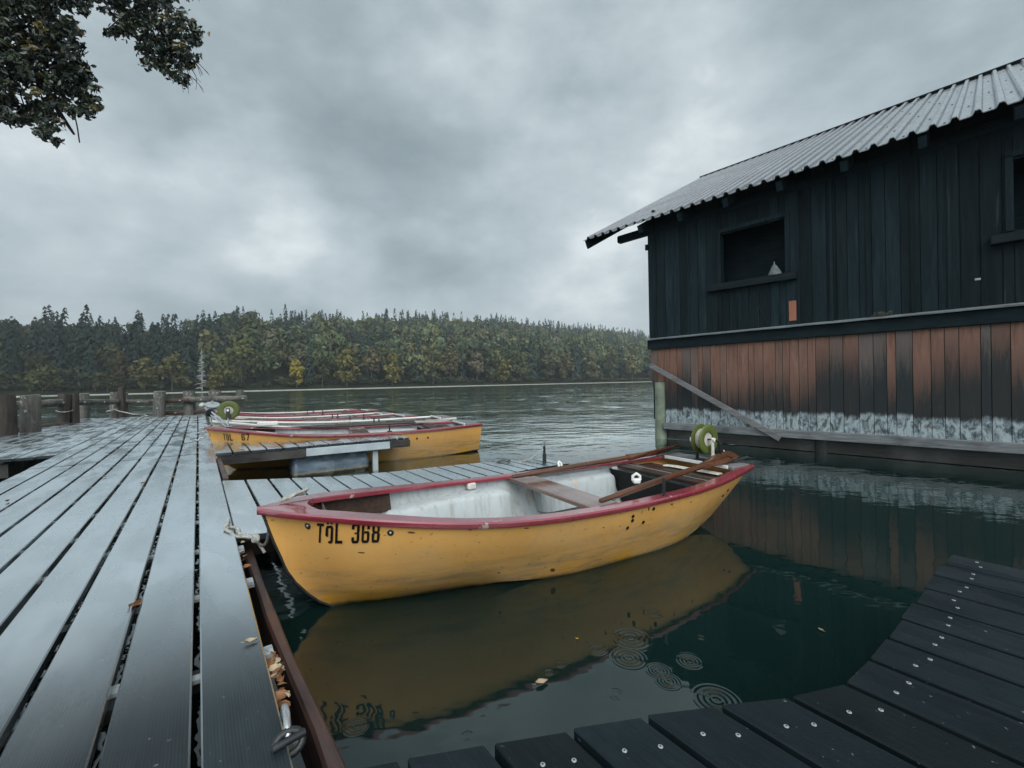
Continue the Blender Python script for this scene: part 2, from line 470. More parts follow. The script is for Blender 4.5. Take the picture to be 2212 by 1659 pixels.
# farther out the chop keeps tilting the surface although single waves are too small to see
sl1 = n.noise(n.scale(p, (.8, .5, 1), (4, 1, 0)), 1.1, 4, .6, .3, True)
sv = n.node('ShaderNodeVectorMath', operation='SUBTRACT')
n.put(sv.inputs[0], sl1)
sv.inputs[1].default_value = (.5, .5, .5)
glint = n.mr(n.noise(n.scale(p, (.5, .22, 1), (2, 5, 0)), 1.0, 3, .6), .48, .66, .16, 2.0)
amp_ = n.m('MULTIPLY', n.m('MULTIPLY', n.mr(dd.outputs['Value'], 7, 20, 0.0, .36), gust), n.m('MULTIPLY', glint, n.mr(dd.outputs['Value'], 35, 120, 1.0, .55)))
sm = n.node('ShaderNodeVectorMath', operation='MULTIPLY')
n.put(sm.inputs[0], sv.outputs[0])
n.put(sm.inputs[1], n.comb(amp_, amp_, 0.0))
sa = n.node('ShaderNodeVectorMath', operation='ADD')
n.put(sa.inputs[0], nb)
n.put(sa.inputs[1], sm.outputs[0])
sn = n.node('ShaderNodeVectorMath', operation='NORMALIZE')
n.put(sn.inputs[0], sa.outputs[0])
nb = sn.outputs[0]
tint = n.mix(n.mr(y, 5, 30), (.005, .0165, .0150), (.030, .082, .060))
n.out(tint, .02, nb, ior=1.45)
po = [q for q in n.t.nodes if q.type == 'BSDF_PRINCIPLED'][0]
oo = [q for q in n.t.nodes if q.type == 'OUTPUT_MATERIAL'][0]
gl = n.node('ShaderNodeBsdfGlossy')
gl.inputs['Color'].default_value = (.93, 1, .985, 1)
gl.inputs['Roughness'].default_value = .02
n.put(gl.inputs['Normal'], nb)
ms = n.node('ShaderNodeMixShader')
n.put(ms.inputs[0], n.m('MULTIPLY_ADD', n.mr(dd.outputs['Value'], 3.5, 8, 0, 1), .74, .035))  # extra mirror share, strongest in open water, added to brighten its sky reflection
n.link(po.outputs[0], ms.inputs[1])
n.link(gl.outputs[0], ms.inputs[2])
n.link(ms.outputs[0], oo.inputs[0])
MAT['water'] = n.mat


# ------------------------------------------------------------------ mesh builder
class MB:
    def __init__(s):
        s.v, s.f, s.mi, s.sm = [], [], [], []

    def add(s, vs, fs, mi=0, smooth=False):
        o = len(s.v)
        s.v += [tuple(q) for q in vs]
        for f in fs:
            s.f.append(tuple(i + o for i in f))
            s.mi.append(mi)
            s.sm.append(smooth)
        return s

    def box(s, c, size, ax=None, mi=0, ch=0.0):
        """box with optional local axes and chamfered long edges"""
        c = Vector(c)
        ax = ax or (Vector((1, 0, 0)), Vector((0, 1, 0)), Vector((0, 0, 1)))
        hx, hy, hz = (q / 2 for q in size)
        if ch <= 0:
            vs = [c + ax[0] * (hx * a) + ax[1] * (hy * b) + ax[2] * (hz * d) for a in (-1, 1) for b in (-1, 1) for d in (-1, 1)]
            return s.add(vs, [(0, 1, 3, 2), (4, 6, 7, 5), (0, 4, 5, 1), (2, 3, 7, 6), (0, 2, 6, 4), (1, 5, 7, 3)], mi)
        prof = [(-hx, -hz + ch), (-hx + ch, -hz), (hx - ch, -hz), (hx, -hz + ch), (hx, hz - ch), (hx - ch, hz), (-hx + ch, hz), (-hx, hz - ch)]
        vs = []
        for yy, k in ((-hy, 1), (-hy + ch, 0), (hy - ch, 0), (hy, 1)):
            for (a, d) in prof:
                if k:
                    a, d = a * (1 - ch / hx), d * (1 - ch / hz)
                vs.append(c + ax[0] * a + ax[1] * yy + ax[2] * d)
        fs = []
        for r in range(3):
            for i in range(8):
                j = (i + 1) % 8
                fs.append((r * 8 + i, r * 8 + j, r * 8 + 8 + j, r * 8 + 8 + i))
        fs.append(tuple(range(7, -1, -1)))
        fs.append(tuple(range(24, 32)))
        return s.add(vs, fs, mi)

    def beam(s, p0, p1, w, t, up=(0, 0, 1), mi=0, ch=0.0):
        p0, p1 = Vector(p0), Vector(p1)
        d = p1 - p0
        L = d.length
        d.normalize()
        r = d.cross(Vector(up)).normalized()
        u = r.cross(d).normalized()
        return s.box((p0 + p1) / 2, (w, L, t), (r, d, u), mi, ch)

    def tube(s, pts, r, nseg=8, mi=0, caps=True, smooth=True):
        pts = [Vector(q) for q in pts]
        m = len(pts)
        rs = r if isinstance(r, (list, tuple)) else [r] * m
        vs = []
        prev = None
        for i, q in enumerate(pts):
            d = (pts[min(i + 1, m - 1)] - pts[max(i - 1, 0)])
            if d.length < 1e-9:
                d = Vector((0, 0, 1))
            d.normalize()
            if prev is None:
                a = d.cross(Vector((0, 0, 1)))
                if a.length < 1e-3:
                    a = d.cross(Vector((1, 0, 0)))
            else:
                a = prev - d * prev.dot(d)
                if a.length < 1e-6:
                    a = d.orthogonal()
            a.normalize()
            prev = a
            b = d.cross(a)
            for k in range(nseg):
                t = 2 * math.pi * k / nseg
                vs.append(q + (a * math.cos(t) + b * math.sin(t)) * rs[i])
        fs = []
        for i in range(m - 1):
            for k in range(nseg):
                j = (k + 1) % nseg
                fs.append((i * nseg + k, i * nseg + j, (i + 1) * nseg + j, (i + 1) * nseg + k))
        s.add(vs, fs, mi, smooth)
        if caps:
            s.add([vs[k] for k in range(nseg)], [tuple(range(nseg - 1, -1, -1))], mi)
            s.add([vs[(m - 1) * nseg + k] for k in range(nseg)], [tuple(range(nseg))], mi)
        return s

    def lathe(s, prof, org=(0, 0, 0), axis=(0, 0, 1), nseg=24, mi=0, smooth=True, caps=True):
        ax = Vector(axis).normalized()
        a = ax.orthogonal().normalized()
        b = ax.cross(a)
        org = Vector(org)
        vs = []
        for (r, h) in prof:
            for k in range(nseg):
                t = 2 * math.pi * k / nseg
                vs.append(org + ax * h + (a * math.cos(t) + b * math.sin(t)) * r)
        fs = []
        for i in range(len(prof) - 1):
            for k in range(nseg):
                j = (k + 1) % nseg
                fs.append((i * nseg + k, i * nseg + j, (i + 1) * nseg + j, (i + 1) * nseg + k))
        s.add(vs, fs, mi, smooth)
        if caps:
            if prof[0][0] > 1e-4:
                s.add(vs[:nseg], [tuple(range(nseg - 1, -1, -1))], mi)
            if prof[-1][0] > 1e-4:
                s.add(vs[-nseg:], [tuple(range(nseg))], mi)
        return s

    def loft(s, rings, closed=True, mi=0, smooth=True, caps=False):
        m, k = len(rings), len(rings[0])
        vs = [q for r in rings for q in r]
        fs = []
        for i in range(m - 1):
            for j in range(k if closed else k - 1):
                jj = (j + 1) % k
                fs.append((i * k + j, i * k + jj, (i + 1) * k + jj, (i + 1) * k + j))
        s.add(vs, fs, mi, smooth)
        if caps:
            s.add(rings[0], [tuple(range(k - 1, -1, -1))], mi)
            s.add(rings[-1], [tuple(range(k))], mi)
        return s

    def build(s, name, mats, parent=None, bevel=0.0, auto=None):
        me = bpy.data.meshes.new(name)
        me.from_pydata([tuple(q) for q in s.v], [], s.f)
        for mt in (mats if isinstance(mats, (list, tuple)) else [mats]):
            me.materials.append(mt)
        me.polygons.foreach_set('material_index', s.mi)
        me.polygons.foreach_set('use_smooth', s.sm)
        me.update()
        bm = bmesh.new()
        bm.from_mesh(me)
        bmesh.ops.recalc_face_normals(bm, faces=bm.faces)
        bm.to_mesh(me)
        bm.free()
        o = bpy.data.objects.new(name, me)
        COL.objects.link(o)
        if parent is not None:
            o.parent = parent
        if bevel:
            b = o.modifiers.new('bevel', 'BEVEL')
            b.width = bevel
            b.segments = 2
            b.limit_method = 'ANGLE'
        return o


def tag(o, label=None, cat=None, group=None, kind=None):
    if label:
        o['label'] = label
    if cat:
        o['category'] = cat
    if group:
        o['group'] = group
    if kind:
        o['kind'] = kind
    return o


def empty(name, loc=(0, 0, 0), rz=0.0):
    o = bpy.data.objects.new(name, None)
    o.location = loc
    o.rotation_euler = (0, 0, rz)
    o.empty_display_size = .2
    COL.objects.link(o)
    return o


def kids(o):
    return [c for c in bpy.data.objects if c.parent == o]


def copy_tree(o, parent=None):
    c = o.copy()
    COL.objects.link(c)
    if parent is not None:
        c.parent = parent
    for ch in kids(o):
        copy_tree(ch, c)
    return c


def lerp_table(tab, x):
    """smooth (monotone cubic) interpolation of a small table"""
    xs = [a for a, _ in tab]
    ys = [b for _, b in tab]
    if x <= xs[0]:
        return ys[0]
    if x >= xs[-1]:
        return ys[-1]
    i = max(k for k in range(len(xs) - 1) if xs[k] <= x)

    def sec(k):
        return (ys[k + 1] - ys[k]) / (xs[k + 1] - xs[k])

    def slope(k):
        if k == 0:
            return sec(0)
        if k == len(xs) - 1:
            return sec(k - 1)
        a, b = sec(k - 1), sec(k)
        return 0 if a * b <= 0 else 2 * a * b / (a + b)
    hh = xs[i + 1] - xs[i]
    t = (x - xs[i]) / hh
    m0, m1 = slope(i) * hh, slope(i + 1) * hh
    return (2 * t ** 3 - 3 * t ** 2 + 1) * ys[i] + (t ** 3 - 2 * t ** 2 + t) * m0 + (-2 * t ** 3 + 3 * t ** 2) * ys[i + 1] + (t ** 3 - t ** 2) * m1


def np_mesh(name, V, Fq, tint=None, mats=(), parent=None, smooth=False):
    """quads from numpy arrays with one colour per corner vertex"""
    me = bpy.data.meshes.new(name)
    nv, nf = len(V), len(Fq)
    me.vertices.add(nv)
    me.vertices.foreach_set('co', np.asarray(V, np.float32).ravel())
    me.loops.add(nf * 4)
    me.loops.foreach_set('vertex_index', np.asarray(Fq, np.int32).ravel())
    me.polygons.add(nf)
    me.polygons.foreach_set('loop_start', np.arange(0, nf * 4, 4, dtype=np.int32))
    me.polygons.foreach_set('use_smooth', np.full(nf, smooth))
    if tint is not None:
        a = me.attributes.new('tint', 'FLOAT_COLOR', 'POINT')
        t4 = np.ones((nv, 4), np.float32)
        t4[:, :3] = tint
        a.data.foreach_set('color', t4.ravel())
    for mt in mats:
        me.materials.append(mt)
    me.update()
    me.validate()
    o = bpy.data.objects.new(name, me)
    COL.objects.link(o)
    if parent is not None:
        o.parent = parent
    return o


# ------------------------------------------------------------------ far shore, hill and forest
def shore_y(x):
    return max(70.0, 205 + .7 * x) + 4 * math.sin(x * .021 + 1.0) + 2 * math.sin(x * .063)


SKY = [(-900, 120), (-300, 142), (0, 154), (100, 149), (210, 149), (300, 136), (342, 130), (430, 136), (516, 157), (600, 152), (713, 142),
       (893, 148), (1029, 141), (1164, 126), (1310, 111), (1406, 97), (1700, 78), (2212, 60), (3200, 50)]


def crest(x, y):
    px = 1106 + 936 * x / max(y, 1)
    return float(np.interp(px, [a for a, _ in SKY], [b for _, b in SKY])), px


def ground(x, y):
    ys = shore_y(x)
    s = y - ys
    if s < 0:
        return max(-1.5, s * .25)
    cpx, px = crest(x, y)
    depth = 165 + 95 * min(1, max(0, (px - 300) / 900))
    hc = cpx / 936 * (ys + depth) - 15
    t = min(1.0, s / depth)
    e = .55 * t + .45 * t * t * (3 - 2 * t)
    bank = .35 * min(1, s / 3) + 1.1 * min(1, max(0, s - 3) / 10)
    fall = max(0, s - depth) * -.12
    return bank + max(0, hc) * e + fall


xs = np.concatenate([np.linspace(-640, -330, 20), np.linspace(-320, 320, 110), np.linspace(330, 640, 20)])
offs = np.concatenate([[-6, -2, 0, 1, 2, 3, 5, 8, 13], np.linspace(20, 420, 45)])
V, Fq = [], []
for X in xs:
    for s_ in offs:
        Y = shore_y(X) + s_
        V.append((X, Y, ground(X, Y)))
k = len(offs)
for i in range(len(xs) - 1):
    for j in range(k - 1):
        Fq.append((i * k + j, (i + 1) * k + j, (i + 1) * k + j + 1, i * k + j + 1))
hill = np_mesh('hillside', V, Fq, None, [MAT['hill'], MAT['shore']], None, True)
mi = np.zeros(len(Fq), np.int32)
for q in range(len(Fq)):
    if q % (k - 1) < 3:
        mi[q] = 1
hill.data.polygons.foreach_set('material_index', mi)
tag(hill, 'wooded hillside with a pale gravel strip across the lake', 'hill', kind='structure')


def quads(c, nrm, size, asp, rng):
    m = len(c)
    nrm = nrm / np.maximum(1e-6, np.linalg.norm(nrm, axis=1))[:, None]
    a = np.cross(nrm, rng.normal(size=(m, 3)))
    a /= np.maximum(1e-6, np.linalg.norm(a, axis=1))[:, None]
    b = np.cross(nrm, a)
    sz = size * rng.uniform(.6, 1.35, m)
    out = []
    for (p, q) in ((-1, -.55), (.1, -.8), (1, .45), (-.2, .9)):
        out.append(c + a * (p * sz * asp)[:, None] + b * (q * sz)[:, None])
    return np.stack(out, 1).reshape(-1, 3)


def crown_broad(rng, nq, R, Hh, low=.12, lobes=18, leaf=.75):
    """broadleaf crown over trunk base at the origin: lobes of leaf clumps"""
    L = []
    for i in range(lobes):
        th = rng.uniform(0, 2 * math.pi)
        zz = rng.uniform(-.85, 1.0)
        rr = math.sqrt(max(0, 1 - zz * zz)) * rng.uniform(.45, .85)
        prof = 1.0 if zz < 0 else 1 - .15 * zz
        L.append((R * rr * prof * math.cos(th), R * rr * prof * math.sin(th), Hh * (low + (1 - low) * .5 * (1 + zz * .82)), R * rng.uniform(.30, .52)))
    L.append((0, 0, Hh * .6, R * .6))
    per = nq // len(L)
    P, Nn, lobe = [], [], []
    for i, (x, y, z, r) in enumerate(L):
        d = rng.normal(size=(per, 3))
        d[:, 2] = d[:, 2] * .85 + .35
        d /= np.linalg.norm(d, axis=1)[:, None]
        P.append(np.array([x, y, z]) + d * (r * rng.uniform(.72, 1.08, per))[:, None] * np.array([1, 1, .8]))
        Nn.append(d + rng.normal(size=(per, 3)) * .55)
        lobe.append(np.full(per, rng.uniform(.86, 1.16)))
    P, Nn = np.concatenate(P), np.concatenate(Nn)
    P[:, 2] = np.maximum(P[:, 2], .3)
    return quads(P, Nn, leaf, 1.15, rng), np.repeat(np.concatenate(lobe), 4)


def crown_spruce(rng, Hh, R, tiers=None, per=9, low=.06):
    # whorls of short drooping sprays
    n_ = tiers * per if tiers else int(Hh * 22)
    P = []
    for k in range(n_):
        t = rng.random() ** 1.35
        z = Hh * (low + (1 - low) * t)
        r = R * (1 - t) ** .8 * rng.uniform(.55, 1.12) * (1 + .12 * math.sin(z / Hh * 60)) + .012 * Hh
        th = rng.uniform(0, 2 * math.pi)
        d = np.array([math.cos(th), math.sin(th), 0])
        sd = np.array([-math.sin(th), math.cos(th), 0])
        up = np.array([0, 0, 1.0])
        L = Hh * rng.uniform(.03, .055) * (1 - .4 * t)
        w = L * rng.uniform(.45, .8)
        c = up * z + d * r
        o_ = d * L * .7
        P += [c - o_ + up * L * .8, c + sd * w - up * L * .1, c + o_ - up * L * rng.uniform(.8, 1.2), c - sd * w - up * L * .2]
    P = np.array(P)
    return P, np.ones(len(P))


GREENS = [(.068, .084, .044), (.084, .094, .044), (.052, .068, .040), (.096, .098, .048), (.058, .076, .046), (.088, .086, .054), (.074, .092, .044)]
SPRUCE = [(.016, .028, .025), (.020, .034, .028), (.026, .040, .029), (.014, .026, .025)]

rng = np.random.default_rng(5)
BT = [crown_broad(rng, 230, 1.0, 2.1, .1, 14, .155) for _ in range(6)]
ST = [crown_spruce(rng, 1.0, .15, 18, 10) for _ in range(5)]
VV, TT = [], []
cnt = 0
for row, s0 in enumerate(np.concatenate([np.arange(13, 60, 6.5), np.arange(60, 300, 8.0)])):
    xw = -330.0
    while xw < 345:
        xw += rng.uniform(4.6, 8.4)
        X = xw + rng.uniform(-2, 2)
        s_ = s0 + rng.uniform(-3, 3)
        Y = shore_y(X) + s_
        cpx, px = crest(X, Y)
        depth = 165 + 95 * min(1, max(0, (px - 300) / 900))
        if s_ > depth + 14 or px < -420 or px > 2400 or Y > 640:
            continue
        if px > 1560 and rng.random() < .5:
            continue
        g0 = ground(X, Y)
        fr = s_ / depth
        con = .18 + .22 * (rng.random() < .5)
        if px < 480 and .02 < fr < .55:
            con = .68
        if fr > .86:
            con = .34 if px < 640 else .8
        patch = math.sin(X * .047 + 2) * math.sin(Y * .06 + X * .02)
        con += .18 * patch
        near = float(np.interp(Y, [110, 220], [.60, 1.0]))
        if fr > .8 and px < 480:
            con *= .45
        if rng.random() < con:
            T, lob = ST[rng.integers(len(ST))]
            Hh = rng.uniform(13, 22) if fr < .86 else rng.uniform(13, 21)
            if px < 480 and fr < .5:
                Hh *= 1.25
            Hh *= near
            W = T * np.array([Hh * rng.uniform(.85, 1.2), Hh, Hh])
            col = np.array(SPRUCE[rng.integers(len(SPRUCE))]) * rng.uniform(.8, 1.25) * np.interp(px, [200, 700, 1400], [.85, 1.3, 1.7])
        else:
            T, lob = BT[rng.integers(len(BT))]
            R = rng.uniform(3.4, 6.0) * (near + .1) * (1.0 if fr < .35 else .8) * (1.0 if fr < .78 else .78)
            W = T * np.array([R * rng.uniform(.85, 1.15), R, R * rng.uniform(1.05, 1.5)]) + np.array([0, 0, rng.uniform(.5, 3.0)])
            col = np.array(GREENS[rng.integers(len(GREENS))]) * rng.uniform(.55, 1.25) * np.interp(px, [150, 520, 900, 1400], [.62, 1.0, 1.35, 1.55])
        a = rng.uniform(0, 6.28)
        ca, sa = math.cos(a), math.sin(a)
        Rm = np.array([[ca, -sa, 0], [sa, ca, 0], [0, 0, 1]])
        VV.append(W @ Rm.T + np.array([X, Y, g0 - .3]))
        TT.append(col[None, :] * lob[:, None])
        cnt += 1
VV = np.concatenate(VV)
TT = np.concatenate(TT)
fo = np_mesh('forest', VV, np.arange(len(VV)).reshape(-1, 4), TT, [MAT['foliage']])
tag(fo, 'dense mixed autumn forest covering the hill across the lake', 'forest', kind='stuff')
print('forest trees', cnt, 'quads', len(VV) // 4)


def far_tree(name, px, base_off, h_px, w_px, col, label, cat='tree', group=None, kind='broad', seed=0, low=.1, trunkh=None, nq=520):
    """one tree at the lake's edge; px, h_px, w_px give its bearing and apparent size, base_off the metres back from the shoreline"""
    r = np.random.default_rng(100 + seed)
    X = (px - 1106) / 936 * 150
    for _ in range(80):
        Y = shore_y(X) + base_off
        X = (px - 1106 - .0192 * 20) / 936 * Y
    Hh, R = h_px / 936 * Y, w_px / 936 * Y / 2
    root = empty(name, (X, Y, ground(X, Y) - .15), r.uniform(0, .6))
    tag(root, label, cat, group)
    if kind == 'broad':
        P, lob = crown_broad(r, nq, R * .78, Hh * .94, low, 20, .062 * Hh ** .5 * 2.2)
    elif kind == 'spruce':
        P, lob = crown_spruce(r, Hh, R * .9)
    if kind == 'dead':
        mb = MB()
        for k in range(90):
            t = k / 89
            z = Hh * (.06 + .9 * t)
            L = R * (1 - t) ** .7 * r.uniform(.5, 1.1)
            th = r.uniform(0, 6.28)
            e_ = Vector((math.cos(th) * L, math.sin(th) * L, z - L * .12))
            mb.tube([(0, 0, z), ((e_.x) * .5, e_.y * .5, z + .02), e_], [.16, .13, .07], 4, smooth=False)
        mb.build('branches', MAT['deadwood'], root)
        MB().tube([(0, 0, 0), (0.05, 0, Hh * .5), (0, 0, Hh)], [.22, .14, .03], 7).build('trunk', MAT['deadwood'], root)
        return root
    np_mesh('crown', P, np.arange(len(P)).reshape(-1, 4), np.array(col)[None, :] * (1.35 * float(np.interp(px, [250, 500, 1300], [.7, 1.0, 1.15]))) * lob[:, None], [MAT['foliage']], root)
    th_ = trunkh or Hh * .75
    MB().tube([(0, 0, 0), (.1, .05, th_ * .5), (0, 0, th_)], [.03 * Hh * .55, .02 * Hh * .5, .05], 7).build('trunk', MAT['barkfar'], root)
    return root


GT = 'trees along the far shore'
SH = [
    # px, off, h, w, colour, kind, label
    (-25, 5, 74, 80, (.050, .058, .026), 'broad', 'dull green rounded tree on the far shore at the left picture edge'),
    (92, 4, 62, 92, (.058, .062, .024), 'broad', 'low olive bushy tree on the far shore above the second post from the left'),
    (170, 5, 52, 70, (.035, .045, .026), 'broad', 'dark low tree on the far shore above the dark split pile'),
    (232, 4, 54, 66, (.060, .058, .024), 'broad', 'short brownish olive tree on the far shore above the roped post'),
    (262, 9, 96, 26, (.075, .060, .034), 'broad', 'slim brownish tree on the far shore above the rope-wrapped post'),
    (312, 4, 82, 62, (.088, .080, .030), 'broad', 'bright olive tree on the far shore, left of a matching wider one'),
    (372, 4, 76, 84, (.080, .076, .030), 'broad', 'wide olive tree on the far shore beside the bare grey tree'),
    (437, 3, 94, 26, None, 'dead', 'bare grey dead conifer on the far shore'),
    (522, 6, 122, 132, (.070, .072, .026), 'broad', 'biggest broad golden green tree on the far shore, right of the bare grey tree'),
    (462, 2, 46, 40, (.098, .088, .030), 'broad', 'small yellowish tree standing before the biggest tree on the far shore'),
    (641, 3, 66, 36, (.20, .165, .030), 'broad', 'slim bright yellow tree on the far shore'),
    (697, 5, 84, 56, (.050, .058, .026), 'broad', 'dark green tree on the far shore just right of the slim yellow tree'),
    (750, 4, 86, 66, (.098, .088, .028), 'broad', 'broad yellow green tree on the far shore right of the slim yellow one'),
    (803, 7, 84, 46, (.085, .070, .036), 'broad', 'brownish tree with thin pale trunks on the far shore'),
    (848, 4, 74, 60, (.105, .092, .030), 'broad', 'pointed yellow green tree on the far shore right of the pale trunks'),
    (893, 8, 66, 40, (.036, .046, .026), 'broad', 'dark narrow tree in the gap on the far shore left of a tall olive one'),
    (936, 5, 92, 54, (.070, .070, .030), 'broad', 'tall olive tree on the far shore above the stern of the near left boats'),
    (974, 8, 98, 40, (.084, .072, .036), 'broad', 'tall brownish green tree on the far shore left of a dark gap with trunks'),
    (1031, 6, 74, 40, (.105, .088, .060), 'broad', 'slim greyish brown tree with a bare trunk on the far shore'),
    (1064, 5, 82, 50, (.052, .060, .030), 'broad', 'rounded dark green tree on the far shore left of a yellow lit one'),
    (1090, 3, 62, 40, (.110, .098, .030), 'broad', 'yellow lit small tree on the far shore between two dark green trees'),
    (1126, 5, 80, 66, (.058, .064, .030), 'broad', 'wide dark green tree on the far shore right of the yellow lit one'),
    (1184, 6, 94, 46, (.054, .060, .032), 'broad', 'tall dull green tree on the far shore beside a slim dark conifer'),
    (1222, 5, 70, 50, (.074, .068, .036), 'broad', 'medium brownish green tree on the far shore left of a pale rounded one'),
    (1279, 4, 66, 46, (.088, .086, .048), 'broad', 'pale rounded tree on the far shore'),
    (1322, 6, 82, 46, (.060, .064, .034), 'broad', 'grey green tree on the far shore two trees left of the boathouse'),
    (1366, 5, 86, 50, (.096, .088, .042), 'broad', 'tall light green tree on the far shore next to the boathouse wall'),
    (1410, 8, 78, 50, (.045, .055, .032), 'broad', 'dark tree on the far shore partly hidden by the boathouse corner'),
    (28, 12, 128, 44, (.018, .030, .024), 'spruce', 'tall dark spruce at the far left of the far shore'),
    (128, 13, 138, 46, (.017, .029, .024), 'spruce', 'tall dark spruce behind the low olive bushy tree'),
    (195, 14, 132, 44, (.020, .032, .025), 'spruce', 'dark spruce behind the short brownish olive tree on the far shore'),
    (292, 14, 126, 46, (.018, .030, .024), 'spruce', 'dark spruce behind the slim brownish tree on the far shore'),
    (345, 13, 134, 44, (.016, .028, .023), 'spruce', 'dark spruce rising between the two olive trees on the far shore'),
    (408, 12, 120, 42, (.018, .031, .024), 'spruce', 'dark spruce behind the bare grey tree on the far shore'),
    (672, 10, 92, 34, (.020, .032, .025), 'spruce', 'dark spruce right behind the slim bright yellow tree'),
    (905, 9, 96, 34, (.020, .032, .026), 'spruce', 'dark spruce behind the gap left of the tall olive tree'),
    (1150, 10, 100, 30, (.022, .034, .028), 'spruce', 'slim dark conifer standing beside the tall dull green tree'),
    (1245, 9, 84, 30, (.022, .034, .028), 'spruce', 'dark spruce just left of the pale rounded tree'),
]
for i, (px, off, hp, wp, colr, kd, lab) in enumerate(SH):
    nm = {'broad': 'shore_tree', 'spruce': 'spruce_tree', 'dead': 'dead_conifer'}[kd]
    far_tree(nm, px, off, hp, wp, colr or (.1, .1, .1), lab, 'tree', None if kd == 'dead' else GT, kd, i, low=.04 if i not in (13, 18) else .22)
# low scrub along the water's edge, too many to count
P_, T_ = [], []
r = np.random.default_rng(77)
X = -235.0
while X < 240:
    X += r.uniform(1.5, 3.6)
    Y = shore_y(X) + r.uniform(5, 8.5)
    px = 1106 + 936 * X / Y
    s_ = r.uniform(.9, 2.6)
    p_, l_ = BT[r.integers(6)]
    grassy = px > 1260 or 430 < px < 480
    P_.append(p_ * np.array([s_ * 1.4, s_, s_ * (.3 if grassy else .62)]) + np.array([X, Y, ground(X, Y) - .2]))
    base = np.array((.15, .125, .05) if grassy else GREENS[r.integers(len(GREENS))]) * r.uniform(.6, 1.05)
    T_.append(base[None, :] * l_[:, None])
P_, T_ = np.concatenate(P_), np.concatenate(T_)
tag(np_mesh('undergrowth', P_, np.arange(len(P_)).reshape(-1, 4), T_, [MAT['foliage']]), 'low bushes and reeds along the far waterline', 'undergrowth', kind='stuff')

# ------------------------------------------------------------------ water and the bank behind the viewer
MB().add([(-900, -60, 0), (900, -60, 0), (900, 950, 0), (-900, 950, 0)], [(0, 1, 2, 3)]).build('lake_water', MAT['water'])
tag(bpy.data.objects['lake_water'], 'dark green lake water, still near the jetty', 'water', kind='structure')
V, Fq = [], []
for i in range(41):
    for j in range(9):
        X, Y = -40 + 2 * i, -3.8 - j * j * .7
        V.append((X, Y, (-.4 if j == 0 else .25 + .06 * j + .08 * math.sin(X * 1.3 + j)) if True else 0))
for i in range(40):
    for j in range(8):
        Fq.append((i * 9 + j, i * 9 + j + 1, (i + 1) * 9 + j + 1, (i + 1) * 9 + j))
tag(np_mesh('lake_bank', V, Fq, None, [MAT['bank']], None, True), 'earth bank where the jetty begins', 'bank', kind='structure')

# ------------------------------------------------------------------ main jetty
OX, OY = -.64, 1.15
DA = math.atan2(.587, .81)                 # jetty heading, turned left of the view
TOP = .42
JET = empty('jetty', (OX, OY, 0), DA)
tag(JET, 'long wet grey plank jetty running into the lake on the left', 'jetty')


def jw(x, y, z):
    """jetty frame to world"""
    c, s = math.cos(DA), math.sin(DA)
    return Vector((OX + x * c - y * s, OY + x * s + y * c, z))


def board(mb, x0, x1, y0, y1, z, t=.034, ch=.004, mi=0, ya=None, yb=None, z2=None):
    """plank along local y; ya / yb let the two ends be cut at a slant"""
    ya = y0 if ya is None else ya
    yb = y1 if yb is None else yb
    z2 = z if z2 is None else z2
    def pr(y_l, y_r, k):
        e = ch if k else 0
        out = []
        for fx, dz in ((0, -t), (0, -ch), (ch, 0), (1, 0), (2, -ch), (2, -t)):
            if fx == 0:
                xx, yy, zz = x0 + e, y_l, z
            elif fx == ch:
                xx, yy, zz = x0 + ch + e * .3, y_l, z
            elif fx == 1:
                xx, yy, zz = x1 - ch - e * .3, y_r, z2
            else:
                xx, yy, zz = x1 - e, y_r, z2
            out.append((xx, yy, zz + dz - (e * .8 if dz > -.01 else 0)))
        return out
    ringsA = [pr(y0, ya, 1), pr(y0 + ch, ya + ch, 0), pr(y1 - ch, yb - ch, 0), pr(y1, yb, 1)]
    mb.loft(ringsA, True, mi, False, True)


mb = MB()
PITCH = .186
seams = [-4.2, 1.2 - 9, 5.5, 7.9, 10.3, 12.8]
clips = MB()
for i in range(17):
    x1 = -i * PITCH
    x0 = x1 - PITCH + .021
    ys_ = -3.6 if i < 9 else 6.72 + random.uniform(-.02, .03)
    ye = 15.25 - .42 * (x0 + x1) / 2
    cuts = [ys_] + [c + random.uniform(-.004, .004) for c in (5.5, 7.9, 10.3, 12.8) if c > ys_ + .3] + [ye]
    for a, b in zip(cuts[:-1], cuts[1:]):
        dz = random.uniform(-.0025, .0025)
        board(mb, x0 + random.uniform(-.003, .003), x1 + random.uniform(-.003, .003), a + .003, b - .003, TOP + dz, z2=TOP + dz + random.uniform(-.002, .002))
    yy = (-1.0 if i < 9 else 7.0) + random.uniform(0, .3)
    while yy < 12:
        if random.random() < .8:
            clips.box((x0 - .0105, yy + random.uniform(-.02, .02), TOP - .03), (.019, random.uniform(.03, .05), .012))
        yy += .62
for yy in (-.75, -.13, .30, .93, 1.42):
    clips.box((.012, yy, TOP - .028), (.028, .055, .014))
    clips.box((.012, yy, TOP - .042), (.034, .04, .012))
mb.add(clips.v, clips.f, 1)
mb.build('deck', [MAT['deck'], MAT['clip']], JET)
mb = MB()
for x in (-.09, -.75, -1.5):
    mb.beam((x, -3.6, .26), (x, 15.1, .26), .10, .17)
for x in (-2.15, -2.95):
    mb.beam((x, 6.8, .26), (x, 15.6, .26), .10, .17)
yy = -3.4
while yy < 15.2:
    mb.beam((-.02 if yy < 0 else -.02, yy, .365), (-1.62 if yy < 6.8 else -3.1, yy, .365), .06, .036, mi=0)
    yy += .62
mb.build('joists', MAT['beamy'], JET)
mb = MB()
